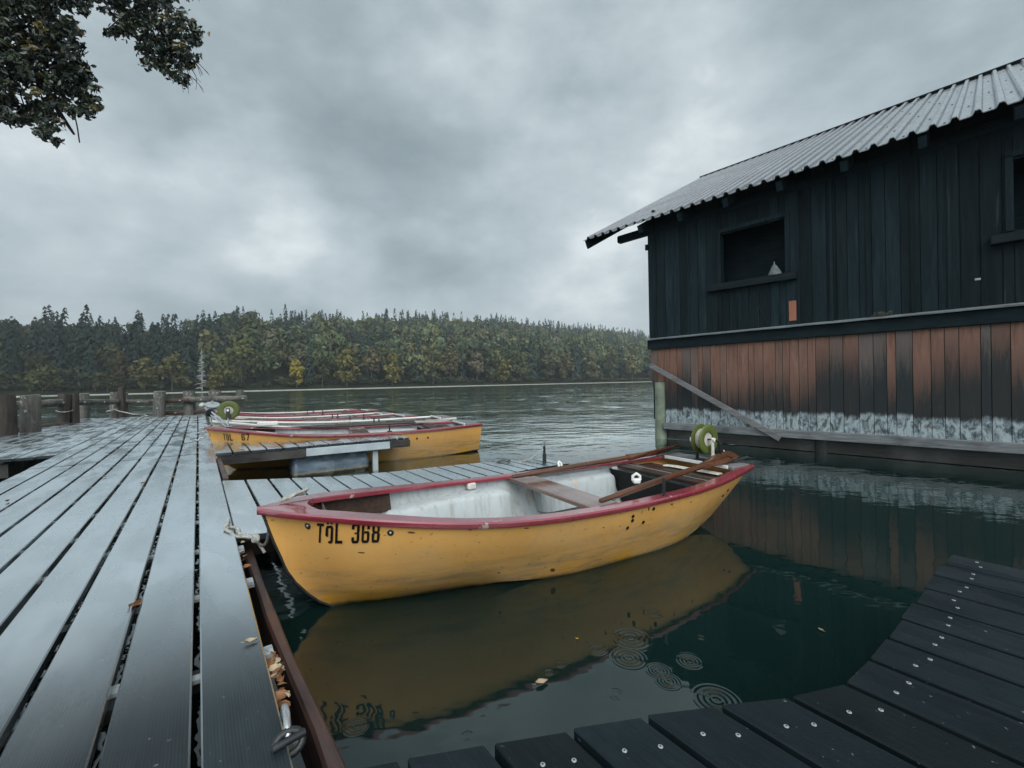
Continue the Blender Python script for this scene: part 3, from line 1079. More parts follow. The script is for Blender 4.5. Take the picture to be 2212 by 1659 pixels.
for y_ in (-2.5, 1.8, 6.0, 10.2, 14.4):
    for x in (-.3, -1.45) if y_ < 6.5 else (-.3, -1.6, -2.85):
        MB().tube([(x, y_, -1.6), (x, y_, .17)], .11, 12).build('support_pile', MAT['beamy'], JET)
# brown fender planks hung along the water side
mb = MB()
pts = [(-.42, .112), (0, .102), (.40, .082), (.75, .075), (1.10, .07), (1.55, .063), (1.86, .073)]
rings = []
for y_, xx in pts:
    w = .021 + .004 * math.sin(y_ * 9) + (.006 if y_ < 0 else 0)
    zt = .30 + .006 * math.sin(y_ * 5)
    rings.append([(xx - w, y_, zt - .16), (xx + w, y_, zt - .16), (xx + w, y_, zt - .012), (xx + w - .008, y_, zt), (xx - w + .008, y_, zt), (xx - w, y_, zt - .012)])
mb.loft(rings, True, 0, False, True)
o = mb.build('fender_plank', MAT['fender'], JET)
mb = MB()
mb.beam((.04, 3.60, .33), (.035, 4.55, .33), .05, .14, ch=.006)
mb.beam((.035, 4.57, .33), (.03, 5.06, .335), .05, .13, ch=.006)
mb.build('fender_plank', MAT['fender'], JET)


# ------------------------------------------------------------------ finger jetties
def screw(mb, x, y, z):
    mb.lathe([(.0058, 0), (.0058, .0012), (.0046, .0018)], (x, y, z), (0, 0, 1), 10, 1, False)
    mb.lathe([(.0022, 0), (.0022, .0006)], (x, y, z + .0018), (0, 0, 1), 6, 2, False)


def finger(label, bx0, n_b, pitch, near, farr, zf, mats, slant=False, scr=False, seed=0):
    rr = random.Random(seed)
    root = empty('finger_jetty', (OX, OY, 0), DA)
    tag(root, label, 'jetty')
    mb = MB()
    for i in range(n_b):
        x0 = bx0 + i * pitch
        x1 = x0 + pitch - .019
        xm = (x0 + x1) / 2
        j = rr.uniform(-.006, .006)
        z0, z1 = zf(x0), zf(x1)
        board(mb, x0, x1, near(x0) + j, farr(x0) + j, z0, ya=near(x1) + j, yb=farr(x1) + j, z2=z1)
        if scr:
            ye = farr(xm)
            for q in (.32, .74):
                xs_ = x0 + (x1 - x0) * q + rr.uniform(-.006, .006)
                screw(mb, xs_, farr(xs_) - .095 + rr.uniform(-.012, .012), zf(xs_) + .0004)
    mb.build('deck', mats, root)
    return root


def fz1(x):
    return lerp_table([(0, .415), (1.25, .318), (2.5, .29), (3.6, .235)], x)


fg1 = finger('wet grey finger jetty right behind the nearest yellow boat', .004, 19, .186,
             lambda x: lerp_table([(0, 1.58), (.25, 1.585), (1.25, 2.0), (3.1, 2.55), (3.7, 2.62)], x),
             lambda x: 3.395 - .088 * x, fz1, [MAT['deckfine'], MAT['screw'], MAT['screwhole']], seed=3)
mb = MB()
for a, b in ((0, 1.25), (1.25, 2.5), (2.5, 3.5)):
    mb.beam((a + .02, 3.30 - .088 * a, fz1(a) - .10), (b, 3.30 - .088 * b, fz1(b) - .10), .06, .12)
    mb.beam((a + .02, 1.70 + .28 * a, fz1(a) - .10), (b, 1.70 + .28 * b, fz1(b) - .10), .06, .12)
mb.build('edge_beam', MAT['beam'], fg1)
mb = MB()
mb.lathe([(.001, 0), (.18, .01), (.20, .03), (.20, .87), (.18, .89), (.001, .9)], (2.1, 2.85, .03), (1, 0, 0), 24)
mb.build('float_drum', MAT['drum'], fg1)
MB().tube([jw(0, 0, 0) - jw(0, 0, 0) + Vector((3.36, 2.88, -1.2)), (3.36, 2.88, .34)], .024, 12).tube([(3.36, 2.88, .34), (3.36, 2.88, .44)], .016, 10).build('mooring_pole', MAT['steeldark'], fg1)
MB().tube([(3.36, 2.88, .44), (3.36, 2.88, .515)], .0145, 10).build('pole_tip', MAT['steel'], fg1)
MB().tube([(3.36, 2.88, .405), (3.30, 2.90, .37), (3.24, 2.92, .33), (3.18, 2.95, .285), (3.02, 3.0, .262)], .006, 6).build('mooring_rope', MAT['rope'], fg1)
MB().tube([(2.75, 3.05, .287), (2.86, 2.98, .295), (2.97, 3.08, .285), (2.93, 3.13, .285), (2.80, 3.1, .287)], .007, 6).build('mooring_rope', MAT['ropedark'], fg1)

fg2 = finger('finger jetty on a blue grey barrel float beside the boat numbered 367', .004, 13, .186,
             lambda x: 5.11 - .088 * x, lambda x: 7.2 - .83 * x, lambda x: .45,
             [MAT['deckfine'], MAT['screw'], MAT['screwhole']], seed=4)
MB().beam((.02, 5.135, .355), (1.00, 5.05, .355), .05, .115, ch=.004).build('edge_beam', MAT['beam'], fg2)
MB().beam((1.004, 5.043, .362), (2.12, 4.943, .362), .05, .105, ch=.004).build('painted_fascia', MAT['fascia'], fg2)
MB().beam((2.124, 4.945, .368), (2.42, 4.92, .368), .07, .105, ch=.004).build('end_block', MAT['beam'], fg2)
MB().box((1.93, 5.03, .13), (.075, .045, .40), ch=.003).build('support_post', MAT['fascia'], fg2)
MB().lathe([(.001, 0), (.19, .008), (.212, .03), (.212, .06), (.205, .07), (.205, .50), (.213, .52), (.205, .54), (.205, .93), (.212, .95), (.212, 1.0), (.19, 1.02), (.001, 1.03)], (.86, 5.36, .105), (1, 0, 0), 32).build('float_drum', MAT['drum'], fg2)
mb = MB()
mb.beam((.05, 6.95, .36), (2.35, 5.35, .36), .05, .11)
mb.build('edge_beam', MAT['beam'], fg2)
MB().tube([(2.18, 5.0, .462), (2.21, 4.91, .47), (2.22, 4.9, .43), (2.24, 4.93, .46)], .009, 6).tube([(2.28, 4.99, .462), (2.31, 4.9, .47), (2.32, 4.89, .43), (2.34, 4.92, .46)], .009, 6).build('mooring_rope', MAT['rope'], fg2)


def far3(x):
    return lerp_table([(.0, -.30), (.204, -.385), (.739, -.634), (1.243, -.878), (1.30, -.888), (2.6, -.868)], x)


fg3 = finger('dark screwed plank jetty with a slanted corner in the bottom right', .029, 15, .1755,
             lambda x: -2.3, far3, lambda x: TOP, [MAT['deckdark'], MAT['screw'], MAT['screwhole']], scr=True, seed=6)
mb = MB()
mb.beam((0.02, -.42, .30), (1.22, -1.0, .30), .06, .15)
mb.beam((1.24, -1.0, .30), (2.62, -.98, .30), .06, .15)
mb.beam((.02, -2.2, .30), (2.62, -2.2, .30), .06, .15)
mb.build('edge_beam', MAT['beam'], fg3)

# ------------------------------------------------------------------ piles and rails on the left
PG = 'old timber piles beside the jetty'


def pile(px, ytop, w, Y, label, seed, dark=False, lean=0.0, square=False, name='mooring_post', bottom=-1.4):
    rr = random.Random(seed)
    top = atY(px, ytop, Y)
    R = w / F * Y / 2 * .86
    root = empty(name, (top.x, top.y, 0))
    tag(root, label, 'post', PG)
    h = top.z
    mb = MB()
    rings = []
    ns = 16
    ph = [rr.uniform(0, 6.28) for _ in range(4)]
    for k in range(15):
        t = k / 14
        zz = bottom + (h - bottom) * t
        ring = []
        for i in range(ns):
            a = 2 * math.pi * i / ns
            rr_ = R * (1.10 - .14 * t) * (1 + .05 * math.sin(2 * a + ph[0]) + .035 * math.sin(5 * a + ph[1] + zz * 1.2) + .02 * math.sin(9 * a + ph[2] + zz * 3))
            if square:
                q = max(abs(math.cos(a)), abs(math.sin(a)))
                rr_ *= .86 / q * .95
            if k == 14:
                rr_ *= .965
            ring.append((rr_ * math.cos(a) + lean * (zz - h), rr_ * math.sin(a), zz + (0 if k < 14 else .012 * math.sin(a + ph[3]))))
        rings.append(ring)
    mb.loft(rings, True, 0, True, False)
    mb.add(rings[-1], [tuple(range(ns))], 0)
    mb.build('shaft', MAT['piledark' if dark else 'pile'], root)
    return root, R, h


pA = pile(0, 855, 56, 8.3, 'dark thick post cut by the left picture edge', 1, dark=True)
pB = pile(67, 853, 36, 8.9, 'blotchy grey post, second from the left', 2, lean=.03)
pC = pile(139, 851, 22, 11.0, 'dark brown split post with a thin wire round it', 3, dark=True, square=True, lean=.05)
pC2 = pile(158, 850, 20, 11.2, 'dark squared post wedged between the brown split post and a lichen grey one', 4, dark=True, square=True)
pC3 = pile(180, 850, 25, 12.9, 'grey lichen spotted post at the left corner of the jetty end', 5, lean=.03)
pD = pile(250, 847, 22, 13.9, 'pale topped post with a rope looped round its foot', 6, lean=.03)
pD2 = pile(263, 836, 13, 13.7, 'thin dark reddish post taller than all others', 7, dark=True, square=True)
pD3 = pile(269, 847, 14, 14.2, 'narrow lichen covered post behind the tall thin dark one', 8)
pE = pile(345, 845, 27, 14.1, 'pale topped leaning post standing alone behind the jetty end', 9, lean=.05)
pF = pile(408, 844, 27, 14.8, 'grey post at the left end of the pale capped rail', 10)
pG = pile(464, 843, 29, 15.2, 'square looking pale post just left of the green reel top', 11)
pH = pile(518, 842, 18, 15.5, 'last slim pale post at the right end of the rail', 12)
for (rt, R, h), off in ((pA, .16), (pB, .12), (pE, -.1), (pF, .1)):
    mbb = MB()
    mbb.box((R * .3, -R * .98, h - .45 + off), (.05, .02, .05), ch=.004)
    mbb.build('bolt_plate', MAT['clip'], rt)
MB().tube([(math.cos(a) * .155, math.sin(a) * .155, .74 + .02 * math.sin(2 * a)) for a in np.linspace(0, 2 * math.pi, 20)], .009, 6).build('wire_loop', MAT['steel'], pC[0])
rp = atY(249, 895, 13.6)
root = pD[0]
mb = MB()
mb.tube([(math.cos(a) * .21, math.sin(a) * .21 - .02, .68 - .12 * math.sin(a * .5)) for a in np.linspace(-.5, 5.9, 26)], .022, 7)
mb.build('rope_loop', MAT['rope'], root)
q0 = root.location
loosr = MB()
pts_ = [atY(244, 876, 13.6), atY(245, 884, 13.4), atY(256, 888, 13.35), atY(275, 892, 13.3), atY(290, 895, 13.2), at(310, 896, .45), at(320, 899, .44), at(308, 900, .44), at(298, 906, .44)]
o = loosr.tube(pts_, .017, 6).build('mooring_line', MAT['rope'])
tag(o, 'pale rope running from the rope-looped post down onto the jetty end', 'rope')

RG = 'horizontal timber rails bolted to the piles'


def rail(p0, p1, w, t, mat, label, seed=0, light=True):
    p0, p1 = Vector(p0), Vector(p1)
    d = p1 - p0
    L = d.length
    root = empty('waler_rail', p0, math.atan2(d.y, d.x))
    root.rotation_euler = (0, -math.atan2(d.z, Vector((d.x, d.y)).length), math.atan2(d.y, d.x))
    tag(root, label, 'rail', RG)
    rr = random.Random(seed)
    rings = []
    m = max(8, int(L / .25))
    for k in range(m + 1):
        x = L * k / m
        j = rr.uniform(-.012, .012)
        e = [(x, -w / 2 + j * .4, -t / 2 + j), (x, w / 2, -t / 2 + j), (x, w / 2, t * .38), (x, w * .34, t / 2 + j), (x, -w * .34, t / 2 + j * .6), (x, -w / 2 + j * .4, t * .36)]
        rings.append(e)
    mb = MB().loft(rings, True, 0, True, True)
    x = .5
    while x < L:
        mb.lathe([(.028, 0), (.028, .012), (.012, .02)], (x, -w / 2 - .004, -.01), (0, -1, 0), 10, 1)
        x += rr.uniform(.9, 1.4)
    mb.build('timber', [mat, MAT['clip']], root)
    return root


rail(atY(-60, 881, 8.2), atY(150, 868, 11.3), .16, .17, MAT['waler'], 'grey rail joining the leftmost posts', 1)
rail(atY(150, 869, 11.4), atY(262, 868, 13.9), .16, .15, MAT['waler'], 'mossy rail between the split brown post and the roped post', 2)
rail(atY(262, 868, 14.0), atY(338, 867, 14.25), .14, .14, MAT['waler'], 'short rail right of the roped post', 3)
rail(atY(350, 866, 14.3), atY(410, 864, 14.6), .14, .13, MAT['walerbrown'], 'dark brown rail right of the leaning post', 4)
rail(atY(399, 864, 14.6), atY(532, 860, 15.2), .20, .19, MAT['waler'], 'pale capped rail over the last posts at the right', 5)
rail(atY(-60, 940, 8.2), atY(140, 921, 10.9), .2, .2, MAT['walerbrown'], 'low brown beam near the water between the leftmost posts', 6)
rail(atY(340, 893, 14.4), atY(450, 888, 15.0), .14, .14, MAT['walerbrown'], 'low dark beam just above the far end of the jetty', 7)

# ------------------------------------------------------------------ boats
ZG = [(0, .620), (.3, .592), (.6, .555), (.9, .518), (1.2, .49), (1.6, .468), (2.2, .455), (2.7, .455), (3.2, .463), (3.85, .478)]
B0 = [(0, .0), (.1, .10), (.28, .235), (.55, .375), (.88, .49), (1.2, .565), (1.6, .61), (2.2, .625), (2.7, .61), (3.1, .565), (3.5, .48), (3.85, .385)]
BC = [(.17, 0), (.3, .085), (.43, .145), (.82, .265), (1.41, .335), (1.9, .40), (2.6, .42), (3.4, .335), (3.85, .25)]
ZC = [(.17, .19), (.43, .14), (.82, .118), (1.41, .02), (1.9, -.02), (2.6, -.035), (3.4, .01), (3.85, .04)]
ZK = [(.35, .0), (.6, -.05), (1.0, -.09), (2.0, -.13), (3.0, -.12), (3.85, -.08)]
STEM = [(-.2, .75), (0, .35), (.067, .262), (.167, .178), (.26, .125), (.342, .098), (.436, .063), (.58, .02), (.62, .01)]
LB = 3.85
DEEP = (BC, ZC, ZK)                       # stern of the boats farther along
LIFTED = ([(.17, 0), (.3, .085), (.43, .15), (.82, .27), (1.41, .335), (1.9, .40), (2.6, .41), (3.29, .315), (3.5, .285), (3.66, .27), (3.78, .262), (3.85, .255)],
          [(.17, .19), (.43, .14), (.82, .118), (1.41, .02), (1.9, -.02), (2.6, -.03), (3.0, .0), (3.29, .055), (3.5, .125), (3.66, .225), (3.78, .33), (3.85, .40)],
          [(.35, .0), (.6, -.05), (1.0, -.09), (2.0, -.13), (2.8, -.10), (3.29, -.03), (3.5, .06), (3.66, .17), (3.78, .285), (3.85, .36)])
BC, ZC, ZK = LIFTED


def stem_u(z):
    return float(np.interp(z, [a for a, _ in STEM], [b for _, b in STEM]))


def hull_rows(u, off=0.0):
    """half section (v, z) of the outer hull at station u, sheer to keel; off moves the skin inwards"""
    b0, zg = lerp_table(B0, u), lerp_table(ZG, u) - .018
    bc, zc = lerp_table(BC, u), lerp_table(ZC, u)
    zk = lerp_table(ZK, u)
    if u < .35:
        zk = np.interp(u, [0, .02, .063, .098, .125, .178, .262, .35], [.62, .58, .436, .342, .262 if False else .26, .167, .067, 0])
        zc = max(zc, zk)
    pts = []
    for f, bow in ((1, 0), (.78, .035), (.55, .045), (.3, .035), (0, 0)):
        zz = zc + (zg - zc) * f
        bb = bc + (b0 - bc) * (f * .9 + .1 * f * f) + bow * min(1, u / .8) * .6
        if zz <= zk + 1e-4:
            bb, zz = 0.0, zk
        pts.append((bb, zz))
    pts.append((bc * .55, zc + (zk - zc) * .55))
    pts.append((0.0, zk))
    fix = []
    for k, (bb, zz) in enumerate(pts):
        us = stem_u(zz)
        if u < us + .25 and k < 6:
            bb *= min(1.0, max(0.0, (u - us) / .25)) ** .55 if u > us else 0.0
        fix.append((max(0.0, bb - off), zz))
    return fix


def hull_point(u, z):
    """outer skin half breadth at a height"""
    rows = hull_rows(u)
    for (b1, z1), (b2, z2) in zip(rows[:-1], rows[1:]):
        if z2 <= z <= z1 and z1 - z2 > 1e-6:
            t = (z - z2) / (z1 - z2)
            return b2 + (b1 - b2) * t
    return rows[0][0]


US = [0, .02, .04, .065, .1, .14, .18, .23, .28, .34, .41, .5, .6, .72, .86, 1.0, 1.2, 1.4, 1.6, 1.8, 2.0, 2.2, 2.4, 2.6, 2.8, 3.0, 3.15, 3.3, 3.4, 3.5, 3.58, 3.66, 3.72, 3.78, 3.82, 3.85]


def sheer(u, side, out=0.0, dz=0.0):
    """point on the rail line; side +1 is the side nearer the viewer, local y is then negative"""
    return Vector((u, -side * (lerp_table(B0, u) + out), lerp_table(ZG, u) + dz))


GLY = {  # letters in a 0..1 x 0..1 box made of convex quads that only touch
    'T': [[(.0, .86), (1, .86), (1, 1), (.0, 1)], [(.36, 0), (.64, 0), (.64, .86), (.36, .86)]],
    'L': [[(0, 0), (.30, 0), (.30, 1), (0, 1)], [(.30, 0), (.95, 0), (.95, .15), (.30, .15)]],
    'O': [[(.0, .14), (.30, .14), (.30, .86), (.0, .86)], [(.67, .14), (1, .14), (1, .86), (.67, .86)], [(.0, .86), (1, .86), (.84, 1), (.16, 1)],
          [(.16, 0), (.84, 0), (1, .14), (0, .14)], [(.12, 1.07), (.38, 1.07), (.38, 1.2), (.12, 1.2)], [(.62, 1.07), (.88, 1.07), (.88, 1.2), (.62, 1.2)]],
    'Q': [[(.0, .45), (.33, .36), (.33, .86), (.0, .86)], [(.67, .14), (1, .14), (1, .86), (.67, .86)], [(.0, .86), (1, .86), (.84, 1), (.16, 1)],
          [(.46, 0), (.84, 0), (1, .14), (.38, .14)], [(.12, 1.07), (.38, 1.07), (.38, 1.2), (.12, 1.2)], [(.62, 1.07), (.88, 1.07), (.88, 1.2), (.62, 1.2)]],
    '3': [[(.67, .14), (1, .14), (1, .47), (.67, .47)], [(.67, .55), (1, .55), (1, .86), (.67, .86)], [(0, .86), (1, .86), (.84, 1), (.16, 1)], [(0, .70), (.33, .70), (.33, .86), (0, .86)],
          [(.16, 0), (.84, 0), (1, .14), (0, .14)], [(0, .14), (.33, .14), (.33, .32), (0, .32)], [(.36, .47), (1, .47), (.9, .51), (1, .55), (.36, .55)]],
    '6': [[(0, .14), (.30, .14), (.30, .86), (0, .86)], [(.67, .14), (1, .14), (1, .48), (.67, .48)], [(0, .86), (1, .86), (.84, 1), (.16, 1)], [(.67, .68), (1, .68), (1, .86), (.67, .86)],
          [(.16, 0), (.84, 0), (1, .14), (0, .14)], [(.33, .48), (1, .48), (.86, .6), (.33, .6)]],
    '8': [[(0, .14), (.33, .14), (.33, .46), (0, .46)], [(.67, .14), (1, .14), (1, .46), (.67, .46)], [(.03, .58), (.33, .58), (.33, .86), (.03, .86)], [(.67, .58), (.97, .58), (.97, .86), (.67, .86)],
          [(.03, .86), (.97, .86), (.82, 1), (.18, 1)], [(.16, 0), (.84, 0), (1, .14), (0, .14)], [(0, .46), (1, .46), (.85, .52), (.97, .58), (.03, .58), (.15, .52)]],
    '7': [[(0, .84), (1, .84), (1, 1), (0, 1)], [(.24, 0), (.54, 0), (1, .84), (.70, .84)]],
}


def lettering(text, u0, ztop, hgt, wid, gap, parent, skip=()):
    """black characters laid on the near side of the hull, following its skin"""
    mb = MB()
    d = 0.0
    # arc length along the hull at mid letter height
    zm = ztop - hgt / 2
    uu = np.linspace(u0, u0 + 1.2, 300)
    vv = np.array([hull_point(a, zm) for a in uu])
    arc = np.concatenate([[0], np.cumsum(np.hypot(np.diff(uu), np.diff(vv)))])
    for ch in text:
        if ch == ' ':
            d += gap * 2.9
            continue
        if ch == '_':
            d += wid + gap
            continue
        w_ = wid * (1.08 if ch == 'T' else 1.0)
        for poly in GLY[ch]:
            vs = []
            for (gx, gz) in poly:
                a = d + gx * w_
                u = float(np.interp(a, arc, uu))
                z = ztop - hgt + gz * hgt * (.90 if ch in 'QO' and len(GLY[ch]) > 4 else 1.0)
                e = .01
                v = hull_point(u, z)
                nu = -(hull_point(u + e, z) - hull_point(u - e, z)) / (2 * e)
                nn = Vector((nu, -1, -.2)).normalized()
                vs.append(Vector((u, -v, z)) + nn * .004)
            mb.add(vs, [tuple(range(len(vs)))], 0)
        d += w_ + gap
    return mb.build('registration_lettering', MAT['letter'], parent)


def make_boat(label, loc, ang, scale, rail_m, hull_m, letters=None, hero=False, seed=0, group=None):
    root = empty('rowing_boat', loc, ang)
    root.scale = (scale, scale, scale)
    tag(root, label, 'boat', group)
    # hull skin
    mb = MB()
    for side in (1, -1):
        rings = []
        for u in US:
            rings.append([Vector((max(u, 0) if bb > 0 else max(u, stem_u(zz)) if u < .36 else u, -side * bb, zz)) for bb, zz in hull_rows(u)])
        if side < 0:
            rings = [r[::-1] for r in rings]
        mb.loft(rings, False, 0, True)
    tr = hull_rows(LB)
    mb.add([Vector((LB, -b, z)) for b, z in tr] + [Vector((LB, b, z)) for b, z in tr[-2::-1]], [tuple(range(2 * len(tr) - 1))], 0)
    # stem band
    hull = mb.build('hull', hull_m, root)
    hs = hull.modifiers.new('split', 'EDGE_SPLIT')
    hs.split_angle = rad(24)
    mb = MB()
    mb.tube([(stem_u(z) - .004, 0, z) for z in (.58, .5, .42, .34, .26, .18, .1, .04, -.03)], .007, 8)
    mb.build('stem_band', MAT['steeldark'] if hero else hull_m, root)
    # rail
    mb = MB()
    for side in (1, -1):
        rings = []
        for u in [-.012] + US[1:] + [3.87]:
            uu = max(0.0, u)
            base = sheer(uu, side)
            base.x = u
            b = lerp_table(B0, uu)
            wi = min((.074 if rail_m is MAT['railred'] else .092) + .046 * math.exp(-((uu - .5) / .38) ** 2), b + .0) if uu > .0 else 0.0
            o_ = .020
            y0, y1 = b + o_, max(0.0, b - wi)
            zt = base.z
            prof = [(y0 - .004, zt - .036), (y0, zt - .031), (y0 + .002, zt - .010), (y0 - .007, zt - .001), (max(y1, min(y1 + .008, y0 - .01)), zt), (y1, zt - .009), (y1, zt - .028), (max(y1, y0 - .05), zt - .036)]
            ring = [Vector((u, -side * a, c_)) for a, c_ in prof]
            rings.append(ring if side > 0 else ring[::-1])
        mb.loft(rings, True, 0, True, True)
    rl = mb.build('gunwale_rail', rail_m, root)
    es = rl.modifiers.new('split', 'EDGE_SPLIT')
    es.split_angle = rad(40)
    # bow plate between the rails
    mb = MB()
    top = []
    for kk in (0, .15, .3, .5, .7, .85, 1):
        row = []
        for t in np.linspace(-1, 1, 11):
            u = .03 + (.235 + .085 * t * t - .03) * kk
            b = lerp_table(B0, u)
            hw_ = max(.004, b - .05)
            row.append(Vector((u, -t * hw_, lerp_table(ZG, u) - .0035 + .007 * (1 - t * t) * min(1, u / .15))))
        top.append(row)
    mb.loft(top, False, 0, True)
    lastr = top[-1]
    low = [p_ - Vector((0, 0, .04)) for p_ in lastr]
    mb.loft([lastr, low], False, 0, False)
    bp = mb.build('bow_plate', rail_m, root)
    # inner liner
    mb = MB()
    rings = []
    for u in [.33, .45, .6, .75, .9, 1.1, 1.3, 1.6, 1.9, 2.2, 2.5, 2.8, 3.1] + ([3.18] if hero else [3.4, 3.6, 3.78]):
        b0 = lerp_table(B0, u) - .03
        zg = lerp_table(ZG, u) - .03
        bm = max(.02, hull_point(u, .27) - .035)
        bf = max(.015, hull_point(u, .14) - .05)
        half = [(b0, zg), (b0 - .006, zg - .06), (bm, .27), (bf + .01, .14), (bf * .85, .095), (0, .085)]
        ring = [Vector((u, -a, c_)) for a, c_ in half] + [Vector((u, a, c_)) for a, c_ in half[-2::-1]]
        rings.append(ring)
    mb.loft(rings, False, 0, True)
    mb.add(rings[0], [tuple(range(len(rings[0])))], 0)
    mb.add(rings[-1], [tuple(range(len(rings[-1])))], 0)
    ln = mb.build('inner_liner', MAT['liner'], root)
    # moulded side benches with rounded edge
    for side in (1, -1):
        for (ua, ub) in ((.70, 1.80), (2.10, 2.96)):
            mb = MB()
            rings = []
            m = 14
            for k in range(m + 1):
                u = ua + (ub - ua) * k / m
                w_ = min(1, min((u - ua), (ub - u)) / .06 + .0)
                bo = hull_point(u, .36) - .028
                inn = min(.37, bo - .12 * min(1, (u - .5) / .5)) if ua < 1 else min(.37, bo - .08)
                inn = inn + (1 - w_) * .035
                zt = .385 - (1 - w_) * .03
                lim = hull_point(u, .17) - .05
                prof = [(bo, zt + .01), (inn + .035, zt), (inn + .012, zt - .01), (inn, zt - .035), (min(inn - .02, lim - .02), .15), (min(bo - .1, lim), .15)]
                ring = [Vector((u, -side * a, c_)) for a, c_ in prof]
                rings.append(ring if side > 0 else ring[::-1])
            mb.loft(rings, True, 0, True, True)
            bn = mb.build('side_bench', MAT['liner'], root)
            e2 = bn.modifiers.new('split', 'EDGE_SPLIT')
            e2.split_angle = rad(50)
    # seats
    mb = MB()
    bh = lerp_table(B0, 1.98) - .045
    mb.box((1.98, 0, .428), (.235, 2 * bh, .03), ch=.006)
    mb.build('thwart', MAT['thwart'], root)
    for side in (1, -1):
        mb = MB()
        rings = []
        for u in (.27, .34, .42, .5, .58, .66, .74, .80):
            b0 = lerp_table(B0, u) - .037
            zg = lerp_table(ZG, u)
            bl = max(.02, hull_point(u, zg - .15) - .045)
            ring = [Vector((u, -side * a, c_)) for a, c_ in ((b0, zg - .02), (b0 - .016, zg - .02), (bl - .016, zg - .15), (bl, zg - .15))]
            rings.append(ring if side > 0 else ring[::-1])
        mb.loft(rings, True, 0, False, True)
        mb.build('bow_panel', MAT['darkwood'], root)
    for u, z, w_ in ((3.16, .415, .19), (3.39, .405, .17)):
        bh = lerp_table(B0, u + .1) - .05
        MB().box((u, 0, z), (w_, 2 * bh, .026), ch=.005).build('stern_seat', MAT['darkwood'], root)
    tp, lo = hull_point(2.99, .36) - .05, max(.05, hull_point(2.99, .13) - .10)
    MB().loft([[Vector((x_, -a_, z_)) for a_, z_ in ((-tp, .40), (tp, .40), (lo, .12), (-lo, .12))] for x_ in (2.98, 3.0)], True, 0, False, True).build('recess_shade_panel', MAT['black'], root)  # black panel added to stand for the shaded recess under the stern seat
    bh = lerp_table(B0, 3.78) - .03
    MB().box((3.72, 0, .468), (.25, 2 * bh, .036), ch=.005).build('stern_board', MAT['brace'], root)
    MB().box((3.583, 0, .478), (.014, 2 * bh * .9, .03), ch=.003).build('edge_strip', MAT['white'], root)
    return root


def arc_pts(pts, n_=40):
    """smooth curve through points"""
    P0 = [Vector(p_) for p_ in pts]
    out = []
    m = len(P0)
    for i in range(m - 1):
        a, b, c_, d = P0[max(i - 1, 0)], P0[i], P0[i + 1], P0[min(i + 2, m - 1)]
        k = max(3, n_ // (m - 1))
        for j in range(k):
            t = j / k
            out.append(.5 * ((2 * b) + (c_ - a) * t + (2 * a - 5 * b + 4 * c_ - d) * t * t + (3 * b - a - 3 * c_ + d) * t ** 3))
    out.append(P0[-1])
    return out


BOW = at(560, 1095, .62)
TH = rad(30.2)
boat1 = make_boat('nearest yellow rowing boat with red rail, numbered 368', (BOW.x, BOW.y, 0), TH, 1.0, MAT['railred'], MAT['hullscuffed'], True, True)
KU = .978
boat1.scale = (KU, 1, 1)
lettering('TQL 368', .264, .545, .115, .041, .0115, boat1)


def bw(u, v, z):
    """boat frame (v towards the viewer) to world"""
    c, s = math.cos(TH), math.sin(TH)
    u = u * KU
    return Vector((BOW.x + u * c + v * s, BOW.y + u * s - v * c, z))


def bolt_on(u, z, r=.012):
    v = hull_point(u, z)
    mb = MB()
    e = .01
    nu = -(hull_point(u + e, z) - hull_point(u - e, z)) / (2 * e)
    nn = Vector((nu, -1, -.2)).normalized()
    mb.lathe([(r * 1.25, -.001), (r * 1.25, .002), (r * .9, .003)], Vector((u, -v, z)), nn, 14, 1)
    mb.lathe([(r * .55, .003), (r * .5, .006), (r * .3, .008)], Vector((u, -v, z)), nn, 8, 0)
    return mb.build('hull_bolt', [MAT['steel'], MAT['steeldark']], boat1)


bolt_on(.222, .522, .015)
bolt_on(.60, .482, .014)
for u, z in ((2.14, .365), (2.33, .385), (2.145, .335), (2.26, .30), (2.12, .285), (3.38, .335), (3.31, .30)):
    v = hull_point(u, z)
    mb = MB()
    mb.lathe([(.013, -.002), (.013, .0025), (.010, .003)], (u, -v, z), (0, -1, -.25), 10)
    mb.build('drain_hole', MAT['black'], boat1)
# scuff marks on the paint
# fittings that belong to the boat
mb = MB()
mb.tube([(2.40, .515, .46), (2.40, .515, .487)], .03, 12)
mb.tube([(2.385, .52, .48), (2.385, .535, .51), (2.40, .545, .525), (2.415, .535, .51), (2.415, .52, .48)], .011, 8)
mb.build('oarlock', MAT['white'], boat1)
mb = MB()
mb.tube([(2.445, -.60, .45), (2.445, -.60, .575)], .011, 10)
mb.build('thole_pin', MAT['steeldark'], boat1)
mb = MB()
mb.box((1.50, .535, .425), (.075, .05, .05), ch=.008)
mb.lathe([(.014, 0), (.014, .006)], (1.50, .507, .43), (0, -1, 0), 10)
mb.build('rail_block', MAT['offwhite'], boat1)
mb = MB()
mb.box((3.02, .47, .40), (.06, .035, .035), ch=.006)
mb.build('rail_block', MAT['offwhite'], boat1)
mb = MB()
ringp = arc_pts([(3.42, .20, .428), (3.44, .1, .431), (3.45, -.05, .43), (3.46, -.2, .432), (3.47, -.34, .43)], 12)
mb.loft([[p_ + Vector((-.035, 0, 0)), p_ + Vector((-.025, 0, .010)), p_ + Vector((.028, 0, .010)), p_ + Vector((.035, 0, 0))] for p_ in ringp], True, 0, False, True)
mb.build('pale_slat', MAT['offwhite'], boat1)
mb = MB()
mb.beam((3.74, -.24, .486), (3.865, -.355, .545), .03, .02, ch=.004)
mb.build('stern_cleat', MAT['steeldark'], boat1)
